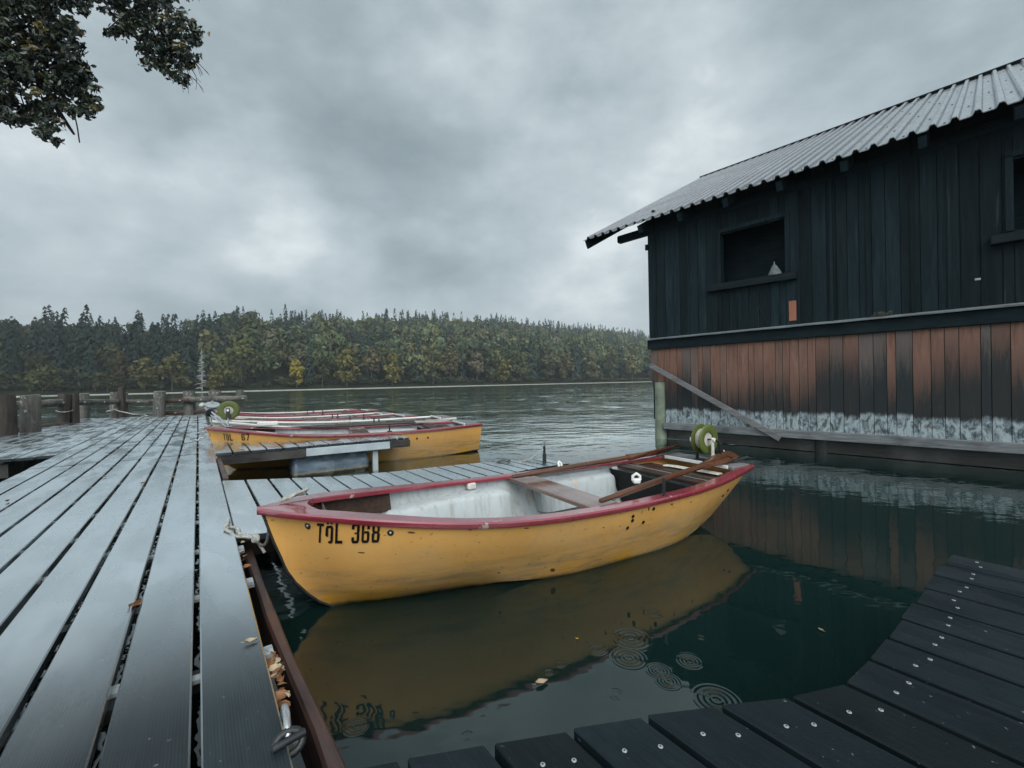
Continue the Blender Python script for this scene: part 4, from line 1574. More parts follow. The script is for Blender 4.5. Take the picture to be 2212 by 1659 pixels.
# knotted rope on the bow plate, a thing of its own
mb = MB()
kp = [(.10, .05, .622), (.14, .07, .63), (.19, .085, .64), (.23, .07, .66), (.24, .045, .672), (.21, .035, .665), (.18, .06, .65), (.15, .05, .635), (.12, .085, .628), (.17, .10, .637), (.22, .06, .645), (.235, .09, .655)]
mb.tube([bw(a, -b, c_) for a, b, c_ in arc_pts(kp, 48)], .0085, 7)
o = mb.build('rope_knot', MAT['rope'])
tag(o, 'grey rope knot lying on the red bow plate of boat 368', 'rope')
# mooring rope from the jetty ring to the stem
OFFR = (428, 1075.4, .1786)


def rp_(x, y, Y):
    return atY(OFFR[0] + x * OFFR[2], OFFR[1] + y * OFFR[2], Y)


mb = MB()
mb.tube(arc_pts([rp_(362, 265, 2.60), rp_(352, 320, 2.55), rp_(325, 372, 2.52), rp_(395, 425, 2.46), rp_(470, 470, 2.42), rp_(560, 470, 2.40), rp_(640, 480, 2.38), rp_(700, 470, 2.36), rp_(722, 500, 2.33)], 60), .0088, 8)
mb.tube(arc_pts([rp_(375, 290, 2.60), rp_(390, 350, 2.57), rp_(450, 360, 2.53), rp_(495, 390, 2.49), rp_(500, 440, 2.45), rp_(590, 445, 2.41), rp_(660, 485, 2.37), rp_(690, 520, 2.34)], 50), .0088, 8)
for k in range(3):
    mb.tube(arc_pts([rp_(668 + 18 * k, 455, 2.355), rp_(690 + 18 * k, 470, 2.33), rp_(690 + 16 * k, 520, 2.33), rp_(665 + 16 * k, 525, 2.355), rp_(668 + 18 * k, 455, 2.355)], 24), .0085, 7)
mb.tube(arc_pts([rp_(705, 520, 2.335), rp_(745, 560, 2.33), rp_(790, 575, 2.32), rp_(830, 530, 2.32), rp_(848, 440, 2.31), rp_(852, 340, 2.31), rp_(830, 265, 2.30)], 50), .0085, 7, 1)
mb.tube(arc_pts([rp_(715, 525, 2.335), rp_(760, 590, 2.335), rp_(785, 630, 2.335), rp_(803, 662, 2.335)], 20), [.0085] * 18 + [.011] * 1 if False else .008, 7)
o = mb.build('mooring_rope', [MAT['rope'], MAT['ropedark']])
tag(o, 'grey knotted mooring rope between the jetty edge and the bow of boat 368', 'rope')


# oars of the near boat
def oar(p0, p1, roll, label, mat, blade_mat=None, L_blade=.72, wid=.075, r=.021, loc=None, name='oar'):
    p0, p1 = Vector(p0), Vector(p1)
    d = p1 - p0
    L = d.length
    root = empty(name, p0)
    root.rotation_mode = 'QUATERNION'
    root.rotation_quaternion = d.to_track_quat('X', 'Z')
    tag(root, label, 'oar')
    c, s = math.cos(roll), math.sin(roll)
    mb = MB()
    mb.tube([(0, 0, 0), (.02, 0, 0), (.14, 0, 0), (.17, 0, 0), (L * .45, 0, 0), (L - L_blade, 0, 0), (L - L_blade * .5, 0, 0)], [.014, .017, .018, r * 1.05, r * 1.1, r, r * .62], 10)
    mb.build('shaft', mat, root)
    rings = []
    for t in np.linspace(0, 1, 13):
        x = L - L_blade + L_blade * t
        w = r * .8 + (wid - r * .8) * min(1, t / .55) ** 1.2
        if t > .86:
            w *= 1 - .22 * ((t - .86) / .14) ** 2
        th = .016 * (1 - t) + .006
        bend = .02 * t * t
        ring = []
        for a in np.linspace(0, 2 * math.pi, 12, endpoint=False):
            yy, zz = w * math.cos(a), th * math.sin(a) * (1 + .6 * (1 - abs(math.cos(a))) * (1 - t)) + bend
            ring.append((x, yy * c - zz * s, yy * s + zz * c))
        rings.append(ring)
    MB().loft(rings, True, 0, True, True).build('blade', blade_mat or mat, root)
    return root


oar(bw(1.80, -.38, .488), bw(3.84, -.385, .525), -.6, 'brown wooden oar along the far rail of boat 368', MAT['oar'], wid=.088)
oar(bw(1.95, .50, .47), bw(3.90, .185, .53), .35, 'brown wooden oar lying across the near stern rail of boat 368', MAT['oar'], wid=.07)
mb = MB()
mb.box(bw(2.36, .43, .535), (.05, .05, .035), ch=.008)
q = bw(2.36, .43, .55)
mb.tube([q + Vector((-.025, 0, -.01)), q + Vector((-.025, 0, .02)), q + Vector((0, 0, .037)), q + Vector((.025, 0, .02)), q + Vector((.025, 0, -.01))], .011, 8)
o = mb.build('oarlock', [MAT['white']])
o.parent = boat1
o.matrix_parent_inverse = (Matrix.Translation(boat1.location) @ Matrix.Rotation(TH, 4, 'Z') @ Matrix.Diagonal((KU, 1, 1, 1))).inverted()


# line reel: two flanges, wound line, bracket, crank
def make_reel(label, origin, axis_ang, R=.143, style='hero'):
    root = empty('anchor_line_reel', origin, axis_ang)
    tag(root, label, 'reel')
    hz = R + .065 if style == 'hero' else R + .10
    for sgn in (-1, 1):
        mb = MB()
        y0 = sgn * .040
        ax = (0, sgn, 0)
        prof = [(.062, -.006), (.066, .006), (.076, .010), (R - .014, .010), (R - .004, .006), (R, 0), (R - .002, -.004), (R - .012, -.006), (.062, -.006)]
        mb.lathe(prof, (0, y0, hz), ax, 40, 0, True, False)
        # dished centre
        mb.lathe([(.062, -.006), (.058, -.02), (.045, -.026), (.012, -.026)], (0, y0, hz), ax, 32, 0, True, False)
        fl = mb.build('flange', MAT['green'], root)
        em = fl.modifiers.new('split', 'EDGE_SPLIT')
        em.split_angle = rad(35)
    mb = MB()
    prof = [(.055, -.034)]
    for k in range(9):
        yy = -.032 + .064 * k / 8
        prof += [(R * .66, yy - .004), (R * .69, yy)]
    prof += [(.055, .034)]
    mb.lathe(prof, (0, 0, hz), (0, 1, 0), 32)
    mb.build('wound_line', MAT['line'], root)
    if style == 'hero':
        mb = MB()
        mb.box((0, -.082, hz * .52), (.034, .014, hz * 1.04 + .02), ch=.003)
        mb.build('bracket', MAT['offwhite'], root)
        mb = MB()
        mb.box((0, .082, hz * .52), (.034, .014, hz * 1.04 + .02), ch=.003)
        mb.box((0, 0, .006), (.07, .20, .012), ch=.003)
        mb.tube([(0, .085, hz), (0, -.10, hz)], .008, 10)
        mb.build('back_bracket', MAT['steeldark'], root)
        mb = MB()
        mb.tube([(0, -.088, hz + .002), (0, -.104, hz + .002)], .017, 10)
        mb.build('axle_nut', MAT['white'], root)
        mb = MB()
        mb.tube(arc_pts([(.01, -.10, hz), (.05, -.108, hz - .03), (.062, -.11, hz - .09), (.072, -.112, hz - .145)], 16), .008, 8)
        mb.tube([(.072, -.112, hz - .148), (.085, -.14, hz - .152), (.10, -.205, hz - .162)], [.009, .014, .013], 10)
        mb.build('crank', MAT['black'], root)
    else:
        mb = MB()
        mb.box((0, -.082, hz - .045), (.052, .016, .16), ch=.004)
        mb.build('bracket', MAT['steeldark'], root)
        mb = MB()
        mb.tube([(0, -.088, hz + .005), (0, -.097, hz + .005)], .018, 14)
        mb.build('axle_nut', MAT['white'], root)
        mb = MB()
        mb.tube([(0, -.08, -.005), (0, -.08, hz - .11)], .011, 10)
        mb.box((0, -.06, .002), (.09, .07, .008), ch=.002)
        mb.build('stand', MAT['steel'], root)
    return root


make_reel('green line reel with cream bracket on the stern of boat 368', bw(3.66, .06, .487), TH, .138)
q = bw(3.68, -.10, .665)
mb = MB()
mb.lathe([(.001, 0), (.022, .004), (.034, .016), (.034, .030), (.024, .042), (.012, .05), (.001, .052)], q, (.35, -.9, .1), 16)
mb.tube([q + Vector((.03, -.01, -.01)), bw(3.70, -.06, .56), bw(3.70, -.06, .487)], .006, 6)
o = mb.build('white_float', [MAT['white']])
tag(o, 'round white float on a wire beside the green reel of boat 368', 'float')
mb = MB()
mb.lathe([(.001, 0), (.018, .006), (.034, .05), (.036, .085), (.02, .10), (.001, .102)], bw(3.71, .10, .505), (.75, -.25, .22), 14)
o = mb.build('cloth_bundle', MAT['offwhite'])
mb = MB()
mb.tube(arc_pts([bw(3.70, .14, .55), bw(3.76, .18, .545), bw(3.80, .17, .55), bw(3.86, .12, .572)], 14), .006, 6)
r_ = mb.build('stick', MAT['offwhite'])
r_.parent = o
tag(o, 'small whitish cloth bundle with a stick behind the crank on boat 368', 'cloth')

# the boats moored farther along the jetty
BC, ZC, ZK = DEEP
BG = 'rowing boats moored side by side along the jetty'
fleet = [
    ((-4.58, 6.46), (-.64, 8.22), 'railred', 'hull', 'yellow red-railed boat numbered 367 beside the barrel float jetty'),
    ((-5.26, 7.55), (-1.30, 9.53), 'railwhite', 'hullcream', 'white-railed boat right behind boat 367'),
    ((-6.00, 8.62), (-2.47, 10.92), 'railred', 'hull', 'red-railed boat between the first and second white-railed boats'),
    ((-6.75, 9.65), (-3.31, 11.91), 'railwhite', 'hullcream', 'second white-railed boat, in the middle of the moored row'),
    ((-7.55, 10.85), (-4.13, 13.25), 'railred', 'hull', 'farthest red-railed boat in the moored row'),
    ((-8.40, 12.0), (-5.07, 14.24), 'railwhite', 'hullcream', 'farthest white-railed boat at the back of the moored row'),
]
FB = []
for i, (b, s_, rm, hm, lab) in enumerate(fleet):
    d = Vector((s_[0] - b[0], s_[1] - b[1]))
    sc_ = d.length / LB * .975
    an = math.atan2(d.y, d.x)
    if i < 2:
        bt = make_boat(lab, (b[0], b[1], 0), an, sc_, MAT[rm], MAT[hm], None, False, i, BG)
    else:
        bt = copy_tree(FB[i % 2][0])
        bt.location = (b[0], b[1], 0)
        bt.rotation_euler = (0, 0, an)
        bt.scale = (sc_, sc_, sc_ * random.uniform(.97, 1.02))
        bt['label'] = lab
    FB.append((bt, b, an, sc_))
# details that only the boat 367 has (after the copies were taken)
b367, (bx, by), ba, bs = FB[0]
lettering('TOL _67', .225, .525, .092, .046, .016, b367)
mb = MB()
d3 = []
for gx0, gx1, gz0, gz1 in ((.52, .553, .515, .54),):
    vs = []
    for (u, z) in ((gx0, gz0 + .012), (gx1, gz0), (gx1 - .004, gz1), (gx0, gz1)):
        vs.append((u, -hull_point(u, z) - .004, z))
    mb.add(vs, [(0, 1, 2, 3)])
mb.build('chipped_digit', MAT['letter'], b367)
for u in (2.75, 2.92):
    MB().lathe([(.015, -.002), (.015, .003), (.010, .0035)], (u, -hull_point(u, .33), .33), (0, -1, -.2), 10).build('drain_hole', MAT['black'], b367)


def fw(i, u, v, z):
    bt, b, an, sc_ = FB[i]
    c, s = math.cos(an), math.sin(an)
    u, v, z = u * sc_, v * sc_, z * sc_
    return Vector((b[0] + u * c + v * s, b[1] + u * s - v * c, z))


make_reel('green line reel on a steel stand at the bow of boat 367', fw(0, .27, -.02, .608), FB[0][2], .143, 'stand')
mb = MB()
mb.box((0, 0, 0), (.30, .13, .07), ch=.015)
o = mb.build('plastic_box', MAT['white'])
o.location = fw(0, .72, -.25, .60)
o.rotation_euler = (0, 0, FB[0][2] + .05)
tag(o, 'long white plastic box on the bow of boat 367', 'box')
# folding anchor with two bright arms and a dark ball
a0 = atY(454, 892, 6.75)
mb = MB()
mb.lathe([(.001, -.062), (.03, -.055), (.055, -.03), (.062, 0), (.055, .03), (.03, .055), (.001, .062)], a0, (0, 0, 1), 16)
o = mb.build('tiller_pivot', MAT['black'])
mb = MB()
mb.tube([a0 + Vector((.03, -.02, .02)), atY(495, 920, 6.60)], [.016, .013], 8)
mb.tube([a0 + Vector((.03, -.03, -.03)), atY(490, 922, 6.56)], [.014, .012], 8)
mb.tube([a0 + Vector((0, 0, -.05)), atY(456, 912, 6.75)], .014, 8)
r_ = mb.build('arm', MAT['steel'])
r_.parent = o
tag(o, 'dark ball joint with two bright steel arms at the bow of boat 367', 'fitting')
o.name = 'folding_anchor'
# pale reel and fender kit at the bow of the next boats
a0 = atY(459, 878, 8.6)
root = empty('pale_reel', a0)
tag(root, 'pale grey plastic reel on struts left of the green reel', 'reel')
mb = MB()
mb.lathe([(.11, -.05), (.13, -.045), (.13, -.03), (.07, -.025), (.07, .025), (.13, .03), (.13, .045), (.11, .05)], (0, 0, 0), (.3, -.3, .9), 20)
mb.build('drum', MAT['clip'], root)
mb = MB()
q = Vector((0, 0, 0))
for a, b in (((0, 0, 0), (-.16, 0, -.02)), ((-.16, 0, -.02), (-.02, 0, -.22)), ((-.02, 0, -.22), (.06, 0, -.06)), ((-.02, 0, -.22), (.05, 0, -.32)), ((0, 0, .04), (0, 0, .12))):
    mb.tube([a, b], .014, 6)
mb.build('strut', MAT['clip'], root)
mb = MB()
mb.lathe([(.001, -.05), (.05, -.03), (.06, 0), (.05, .03), (.001, .05)], (-.20, 0, .03), (0, -.2, 1), 14)
mb.build('float', MAT['offwhite'], root)
# mooring chains at the bows
for i, lab in ((0, 'short bright chain holding the bow of boat 367 to the jetty'), (1, 'short bright chain holding the bow of the first white-railed boat'), (2, 'short bright chain at the bow of the middle red-railed boat')):
    p0 = fw(i, .03, .02, .52)
    c, s = math.cos(DA), math.sin(DA)
    p1 = p0 - Vector((c, s, 0)) * .22 + Vector((0, 0, -.09))
    mb = MB()
    d = p1 - p0
    for k in range(6):
        ca = p0 + d * ((k + .5) / 6) + Vector((0, 0, -.03 * math.sin(math.pi * (k + .5) / 6)))
        dn = d.normalized()
        sd = dn.cross(Vector((0, 0, 1))).normalized() if k % 2 else Vector((0, 0, 1))
        pts_ = [ca + dn * (.034 * math.cos(t)) + sd * (.016 * math.sin(t)) for t in np.linspace(0, 2 * math.pi, 11)]
        mb.tube(pts_, .0065, 6, caps=False)
    o = mb.build('mooring_chain', MAT['steel'])
    tag(o, lab, 'chain', 'mooring chains at the bows')
oar(fw(0, 1.3, -.33, .50), fw(0, 3.42, -.02, .515), .12, 'dark oar with a faded pale blade inside boat 367', MAT['oardark'], MAT['oarblade'], .62, .10)
oar(fw(0, 1.0, -.5, .50), fw(0, 3.1, -.42, .50), .2, 'dark oar along the far rail of boat 367', MAT['oardark'])
for i in range(6):
    ol = MB()
    for (u, sgn) in ((2.35, 1), (2.35, -1)):
        b = lerp_table(B0, u) - .02
        ol.tube([(u, -sgn * b, .44), (u, -sgn * b, .56)], .011, 8)
        ol.box((u, -sgn * b, .462), (.07, .035, .015))
    ol.build('oarlock_pins', MAT['steeldark'], FB[i][0])

# ------------------------------------------------------------------ boathouse
HA = math.atan2(-.741, .672)
HO = Vector((3.0, 9.3, 0))
HOUSE = empty('boathouse', HO, HA)
tag(HOUSE, 'black tarred wooden boathouse with a corrugated metal roof standing over the water', 'boathouse')


def hw(x, y, z):
    c, s = math.cos(HA), math.sin(HA)
    return Vector((HO.x + x * c - y * s, HO.y + x * s + y * c, z))


LEN = 9.2
WX0, WX1, WZ0, WZ1 = 1.50, 2.56, 3.03, 3.95
W2X0, W2X1, W2Z0, W2Z1 = 5.10, 6.2, 3.05, 3.95


def planks(mb, x0, x1, z0, z1, y, wmin, wmax, rr, holes=(), t=.024):
    x = x0
    while x < x1 - .01:
        w = min(rr.uniform(wmin, wmax), x1 - x)
        spans = [(z0, z1)]
        for (hx0, hx1, hz0, hz1) in holes:
            if x + w > hx0 + .002 and x < hx1 - .002:
                if x < hx0 - .002:
                    w = hx0 - x
                elif x + w > hx1:
                    w = hx1 - x
                    spans = [(z0, hz0), (hz1, z1)]
                else:
                    spans = [(z0, hz0), (hz1, z1)]
        dy = rr.uniform(-.006, .006)
        for a, b in spans:
            mb.box((x + w / 2, y + dy, (a + b) / 2), (w - .007, t, b - a), (Vector((1, 0, 0)), Vector((0, 0, 1)), Vector((0, -1, 0))) and None)
        x += w
    return mb


rr = random.Random(21)
mb = MB()
planks(mb, .31, LEN, .345, 1.93, .0, .09, .20, rr)
planks(mb, .0, .31, 1.20, 1.93, .0, .11, .16, rr)
mb.build('lower_boarding', MAT['lowboards'], HOUSE)
mb = MB()
planks(mb, -.02, LEN, 2.10, 4.66, -.02, .13, .22, rr, [(WX0, WX1, WZ0, WZ1), (W2X0, W2X1, W2Z0, W2Z1)])
# cover strips over some joints
xx = .15
while xx < LEN:
    if not (WX0 - .1 < xx < WX1 + .1 or W2X0 - .1 < xx < W2X1 + .1):
        mb.box((xx, -.045, 3.36), (.04, .014, 2.5))
    xx += rr.uniform(.3, .8)
mb.build('upper_boarding', MAT['upboards'], HOUSE)
# carcass walls behind the boards, with the openings left out
mb = MB()
B_ = [(0.02, LEN, .4, WZ0 - .02), (0.02, WX0, WZ0, WZ1), (WX1, W2X0, WZ0, WZ1), (W2X1, LEN, WZ0, WZ1), (0.02, LEN, WZ1 + .02, 4.7)]
for a, b, c_, d in B_:
    mb.box(((a + b) / 2, .06, (c_ + d) / 2), (b - a, .06, d - c_))
mb.box((.03, 5.6, 2.7), (.05, 11.0, 4.4))
mb.box((LEN - .03, 5.6, 2.7), (.05, 11.0, 4.4))
mb.box((LEN / 2, 11.15, 2.7), (LEN, .05, 4.4))
mb.box((LEN / 2, 5.6, 2.05), (LEN - .1, 10.9, .06))
for X_ in (.03, LEN - .03):
    mb.add([(X_, -.0, 4.75), (X_, 11.15, 4.75), (X_, 5.58, 7.55)], [(0, 1, 2)])
    mb.add([(X_ + .04, -.0, 4.75), (X_ + .04, 11.15, 4.75), (X_ + .04, 5.58, 7.55)], [(2, 1, 0)])
mb.build('wall_frame', MAT['tarband'], HOUSE)
mb = MB()
mb.box((LEN / 2 - .02, -.045, 1.99), (LEN + .06, .05, .19), ch=.006)
mb.build('band_board', MAT['tarband'], HOUSE)
mb = MB()
rings = []
for k in range(60):
    x = -.06 + (LEN + .1) * k / 59
    j = .006 * math.sin(x * 7) + rr.uniform(-.004, .004)
    rings.append([(x, -.02, 2.092), (x, -.145 + j, 2.085 + j * .4), (x, -.15 + j, 2.105 + j * .4), (x, -.02, 2.135)])
mb.loft(rings, True, 0, False, True)
mb.build('ledge', MAT['ledge'], HOUSE)
mb = MB()
mb.beam((.30, -.03, .285), (LEN, -.03, .295), .14, .135, ch=.008)
mb.build('base_beam', MAT['sillbeam'], HOUSE)
mb = MB()
mb.beam((.2, .1, .12), (LEN, .1, .12), .12, .22)
mb.build('wet_sill', MAT['beam'], HOUSE)
mb = MB()
mb.beam((.04, -.125, 1.56), (2.46, -.125, .20), .03, .10, up=(0, -1, 0) and (0, 0, 1), ch=.004)
mb.build('diagonal_brace', MAT['brace'], HOUSE)
mb = MB()
rings = [[(.185 + r0 * math.cos(a), .02 + r0 * math.sin(a), z) for a in np.linspace(0, 2 * math.pi, 18, endpoint=False)] for r0, z in ((.125, -1.5), (.125, 0), (.122, .18), (.118, .6), (.115, 1.195))]
mb.loft(rings, True, 0, True, True)
mb.build('corner_pile', MAT['pilegreen'], HOUSE)
mb = MB()
for x in (3.0, 5.8, 8.8):
    MB().tube([(x, .12, -1.5), (x, .12, .4)], .12, 14).build('support_pile', MAT['beamy'], HOUSE)
# dark panel added behind the openings to keep them from going black
MB().box((LEN / 2, .62, 3.4), (LEN - .3, .03, 2.4)).build('backing_panel', MAT['tarband'], HOUSE)
# window opening
wn = MB()
wn.beam((1.26, -.085, 2.965), (2.73, -.085, 2.945), .10, .125, ch=.006)
wn = wn.build('window_sill', MAT['sillboard'], HOUSE)
mb = MB()
mb.box((WX0 - .035, -.05, (WZ0 + WZ1) / 2 + .03), (.07, .03, WZ1 - WZ0 + .06))
mb.box((WX1 + .035, -.05, (WZ0 + WZ1) / 2 + .03), (.07, .03, WZ1 - WZ0 + .06))
mb.box(((WX0 + WX1) / 2, -.05, WZ1 + .065), (WX1 - WX0 + .14, .03, .07))
mb.build('window_frame', MAT['upboards'], HOUSE)
mb = MB()
mb.beam((W2X0 - .2, -.085, 2.96), (W2X1 + .2, -.085, 2.96), .10, .115, ch=.006)
mb.build('window_sill', MAT['sillboard'], HOUSE)
mb = MB()
mb.box((W2X0 - .035, -.05, (W2Z0 + W2Z1) / 2 + .03), (.07, .03, W2Z1 - W2Z0 + .06))
mb.box(((W2X0 + W2X1) / 2, -.05, W2Z1 + .065), (W2X1 - W2X0 + .14, .03, .07))
mb.build('window_frame', MAT['upboards'], HOUSE)
mb = MB()
mb.beam((2.0, -.04, 2.90), (2.28, -.04, 2.16), .012, .03, up=(0, 0, 1))
mb.build('loose_batten', MAT['sillboard'], HOUSE)
mb = MB()
mb.box((2.655, -.045, 2.365), (.108, .02, .335), ch=.003)
mb.build('patch_board', MAT['patch'], HOUSE)
mb = MB()
mb.box((4.78, -.04, 2.495), (.055, .012, .028), ch=.003)
mb.build('paper_tag', MAT['clip'], HOUSE)
# roof: trapezoid ribs running up the slope
EY, EZ, RY, RZ = -.55, 4.46, 5.58, 7.72
RX0, RX1 = -1.35, LEN + .5


def roof_sheet(ya, za, yb, zb, flip):
    mb = MB()
    prof = []
    x = RX0
    while x < RX1:
        prof += [(x, 0), (x + .110, 0), (x + .134, .052), (x + .176, .052)]
        x += .2
    prof.append((min(x, RX1), 0))
    d = Vector((0, yb - ya, zb - za))
    L = d.length
    nrm = Vector((0, -(zb - za), yb - ya)).normalized() * (1 if yb > ya else -1)
    rings = []
    for t in (0, .25, .5, .75, 1):
        o_ = Vector((0, ya, za)) + d * t
        rings.append([o_ + Vector((px_, 0, 0)) + nrm * h_ for px_, h_ in prof])
    if flip:
        rings = [r_[::-1] for r_ in rings]
    mb.loft(rings, False, 0, False)
    rings2 = [[p_ - nrm * .012 for p_ in r_][::-1] for r_ in rings]
    mb.loft(rings2, False, 1, False)
    mb.loft([rings[0][::-1], [p_ - nrm * .012 for p_ in rings[0]][::-1]], False, 0, False)
    return mb, nrm, d.normalized(), L


mb, nrm, dn, RL = roof_sheet(EY, EZ, RY, RZ, False)
roofmb = mb
mb2, n2, d2, L2 = roof_sheet(11.7, EZ, RY + .002, RZ, True)
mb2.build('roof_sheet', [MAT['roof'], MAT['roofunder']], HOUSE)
mb = MB()
x = RX0 + .06
k = 0
while x < RX1 - .1:
    for s_ in ((.10, 2.4, 4.8) if k % 2 else (1.3, 3.6)):
        p_ = Vector((x, EY, EZ)) + dn * (s_ + (.04 if k % 2 else 0)) + nrm * .001
        mb.lathe([(.013, 0), (.012, .006), (.005, .010)], p_, nrm, 8)
    x += .2 if k % 2 else .2
    k += 1
roofmb.add(mb.v, mb.f, 2)
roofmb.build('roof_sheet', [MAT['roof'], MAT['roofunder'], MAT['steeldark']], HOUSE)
mb = MB()
mb.beam((RX0 + .0, RY, RZ + .035), (RX1, RY, RZ + .035), .16, .02)
mb.build('ridge_cap', MAT['rafter'], HOUSE)
x = .05
while x < LEN + .3:
    a_ = Vector((x, EY + .05, EZ)) + nrm * -.11
    b_ = Vector((x, RY - .05, RZ)) + nrm * -.11
    MB().beam(a_, b_, .09, .15).build('rafter', MAT['rafter'], HOUSE)
    x += .85
# verge rafter and purlin ends
a_ = Vector((RX0 + .06, EY + .01, EZ)) + nrm * -.11
b_ = Vector((RX0 + .06, RY - .05, RZ)) + nrm * -.11
MB().beam(a_, b_, .04, .19).build('rafter', MAT['rafter'], HOUSE)
mb = MB()
mb.beam((-.78, .02, 4.44), (LEN + .4, .02, 4.44), .14, .16, ch=.02)
mb.build('purlin', MAT['rafter'], HOUSE)
mb = MB()
mb.beam((RX0 + .12, 2.8, 6.02), (LEN + .4, 2.8, 6.02), .14, .18)
mb.build('purlin', MAT['rafter'], HOUSE)
mb = MB()
mb.tube([(-.02, -.07, 4.13), (-.02, -.075, 4.02)], .035, 10)
mb.build('insulator', MAT['black'], HOUSE)
# pale sack on the sill
sk = MB()
rings = []
for t, r0 in ((0, .10), (.12, .105), (.35, .085), (.62, .055), (.82, .038), (.93, .018), (1.0, .012), (1.25, .008)):
    rings.append([(r0 * math.cos(a) * (1 + .12 * math.sin(3 * a + t * 3)), r0 * .7 * math.sin(a), .19 * t) for a in np.linspace(0, 2 * math.pi, 14, endpoint=False)])
sk.loft(rings, True, 0, True, True)
o = sk.build('cloth_sack', MAT['sack'])
o.location = hw(2.40, -.075, 3.008)
o.rotation_euler = (0, 0, HA)
tag(o, 'small pale grey sack standing on the boathouse window sill', 'sack')
# tuft of straw on the ledge
rr2 = random.Random(8)
mb = MB()
for k in range(90):
    a = rr2.uniform(0, 6.28)
    r0 = rr2.uniform(.0, .09)
    c_ = Vector((r0 * math.cos(a) * 1.3, r0 * math.sin(a) * .5, rr2.uniform(.0, .05)))
    dv = Vector((rr2.uniform(-1, 1), rr2.uniform(-.6, .6), rr2.uniform(-.1, .6))) * rr2.uniform(.03, .075)
    mb.tube([c_, c_ + dv * .6 + Vector((0, 0, .008)), c_ + dv], [.004, .003, .001], 4)
o = mb.build('straw_nest', MAT['nest'])
o.location = hw(3.82, -.09, 2.125)
o.rotation_euler = (0, 0, HA)
tag(o, 'scruffy tuft of straw on the boathouse ledge', 'nest')


# ------------------------------------------------------------------ fallen leaves and a shackle
def leaf_mesh(L, W, curl, seed):
    rr = random.Random(seed)
    mb = MB()
    rows = []
    for t in np.linspace(0, 1, 7):
        w = W * math.sin(math.pi * min(.98, max(.04, t)) ** .8) * (1 + rr.uniform(-.12, .12))
        rows.append([Vector(((t - .5) * L, s_ * w / 2, curl * (abs(s_) ** 2) * W + curl * L * .5 * (t - .5) ** 2 + rr.uniform(0, .003))) for s_ in (-1, -.45, 0, .45, 1)])
    mb.loft(rows, False, 0, True)
    mb.tube([(-.5 * L, 0, .002), (-.5 * L - .3 * L, 0, .006)], .0012, 4)
    return mb


LV = [
    (at(16, 1083, .425), .05, 2.2, 'leafdead', 'curled brown leaf on the jetty at the left picture edge'),
    (at(542, 1386, .424), .036, .6, 'leafpale', 'pale twig-like leaf near the water edge of the jetty'),
    (at(455, 962, .424), .05, .3, 'leafdead', 'brown leaf on the jetty near the barrel float'),
    (at(620, 935 + 15, .455), .06, .2, 'leafyellow', 'tan leaf on the barrel float jetty'),
    (at(310, 1061 - 17, .424), .04, 1.0, 'leafdead', 'small red brown leaf in the middle of the jetty'),
    (at(226, 1030, .424), .03, 1.5, 'leafpale', 'tiny pale leaf beside a plank gap of the jetty'),
    (at(292, 1312, .412), .075, 1.9, 'leafdead', 'orange leaf stuck in a wide plank gap of the jetty'),
    (at(1170, 1476, .004), .055, .4, 'leafpale', 'pale curled leaf floating in the bright water'),
    (at(1773, 1362, .004), .03, 1.8, 'leafpale', 'small curved leaf floating in the dark water near the right jetty'),
    (at(1247, 1380, .004), .012, .0, 'leafyellow', 'tiny yellow leaf floating below the boat 368'),
]
for i, (p_, L, rz, mt, lab) in enumerate(LV):
    o = leaf_mesh(L, L * .5, .35, i).build('fallen_leaf', MAT[mt])
    o.location = p_
    o.rotation_euler = (.1, .08, rz)
    tag(o, lab, 'leaf', 'fallen leaves')
# leaf litter caught between the jetty edge and its fender: uncountable scraps
rr = random.Random(5)
mb = MB()
for k in range(46):
    y_ = rr.choice([rr.uniform(.0, .30), rr.uniform(.02, .28), rr.uniform(.9, 2.2)])
    s_ = rr.uniform(.012, .03)
    c_ = Vector((rr.uniform(.008, .030), y_, rr.uniform(.375, .405)))
    q = Matrix.Rotation(rr.uniform(0, 6), 3, 'Z') @ Matrix.Rotation(rr.uniform(-.9, .9), 3, 'X')
    vs = [c_ + q @ Vector((a * s_, b * s_ * .6, .004 * d)) for a, b, d in ((-1, 0, 0), (-.3, -.8, 1), (.5, -.6, 1.5), (1, .1, 0), (.4, .8, -.5), (-.4, .7, 1))]
    mb.add(vs, [(0, 1, 2, 3, 4, 5)], rr.choice([0, 0, 1]))
o = mb.build('leaf_litter', [MAT['leafdead'], MAT['leafpale']])
o.location = (OX, OY, 0)
o.rotation_euler = (0, 0, DA)
tag(o, 'brown leaf scraps caught along the jetty edge', 'leaf litter', kind='stuff')
mb = MB()
pts_ = [(.0, -.17, .40), (.0, -.165, .435), (.004, -.12, .452), (.006, -.075, .44), (.006, -.065, .40)]
mb.tube(arc_pts(pts_, 20), .0085, 9)
o = mb.build('mooring_shackle', MAT['steel'])
mb = MB()
mb.tube([(math.cos(a) * .03 + .0, -.175 + math.sin(a) * .012, .418 + math.sin(a) * .02) for a in np.linspace(0, 6.283, 16)], .009, 8, caps=False)
mb.tube([(-.035, -.185, .428), (.035, -.175, .428)], .009, 8)
r_ = mb.build('ring', MAT['steeldark'])
r_.parent = o
o.location = (OX, OY, 0)
o.rotation_euler = (0, 0, DA)
tag(o, 'steel shackle with a dark ring on the jetty edge', 'shackle')

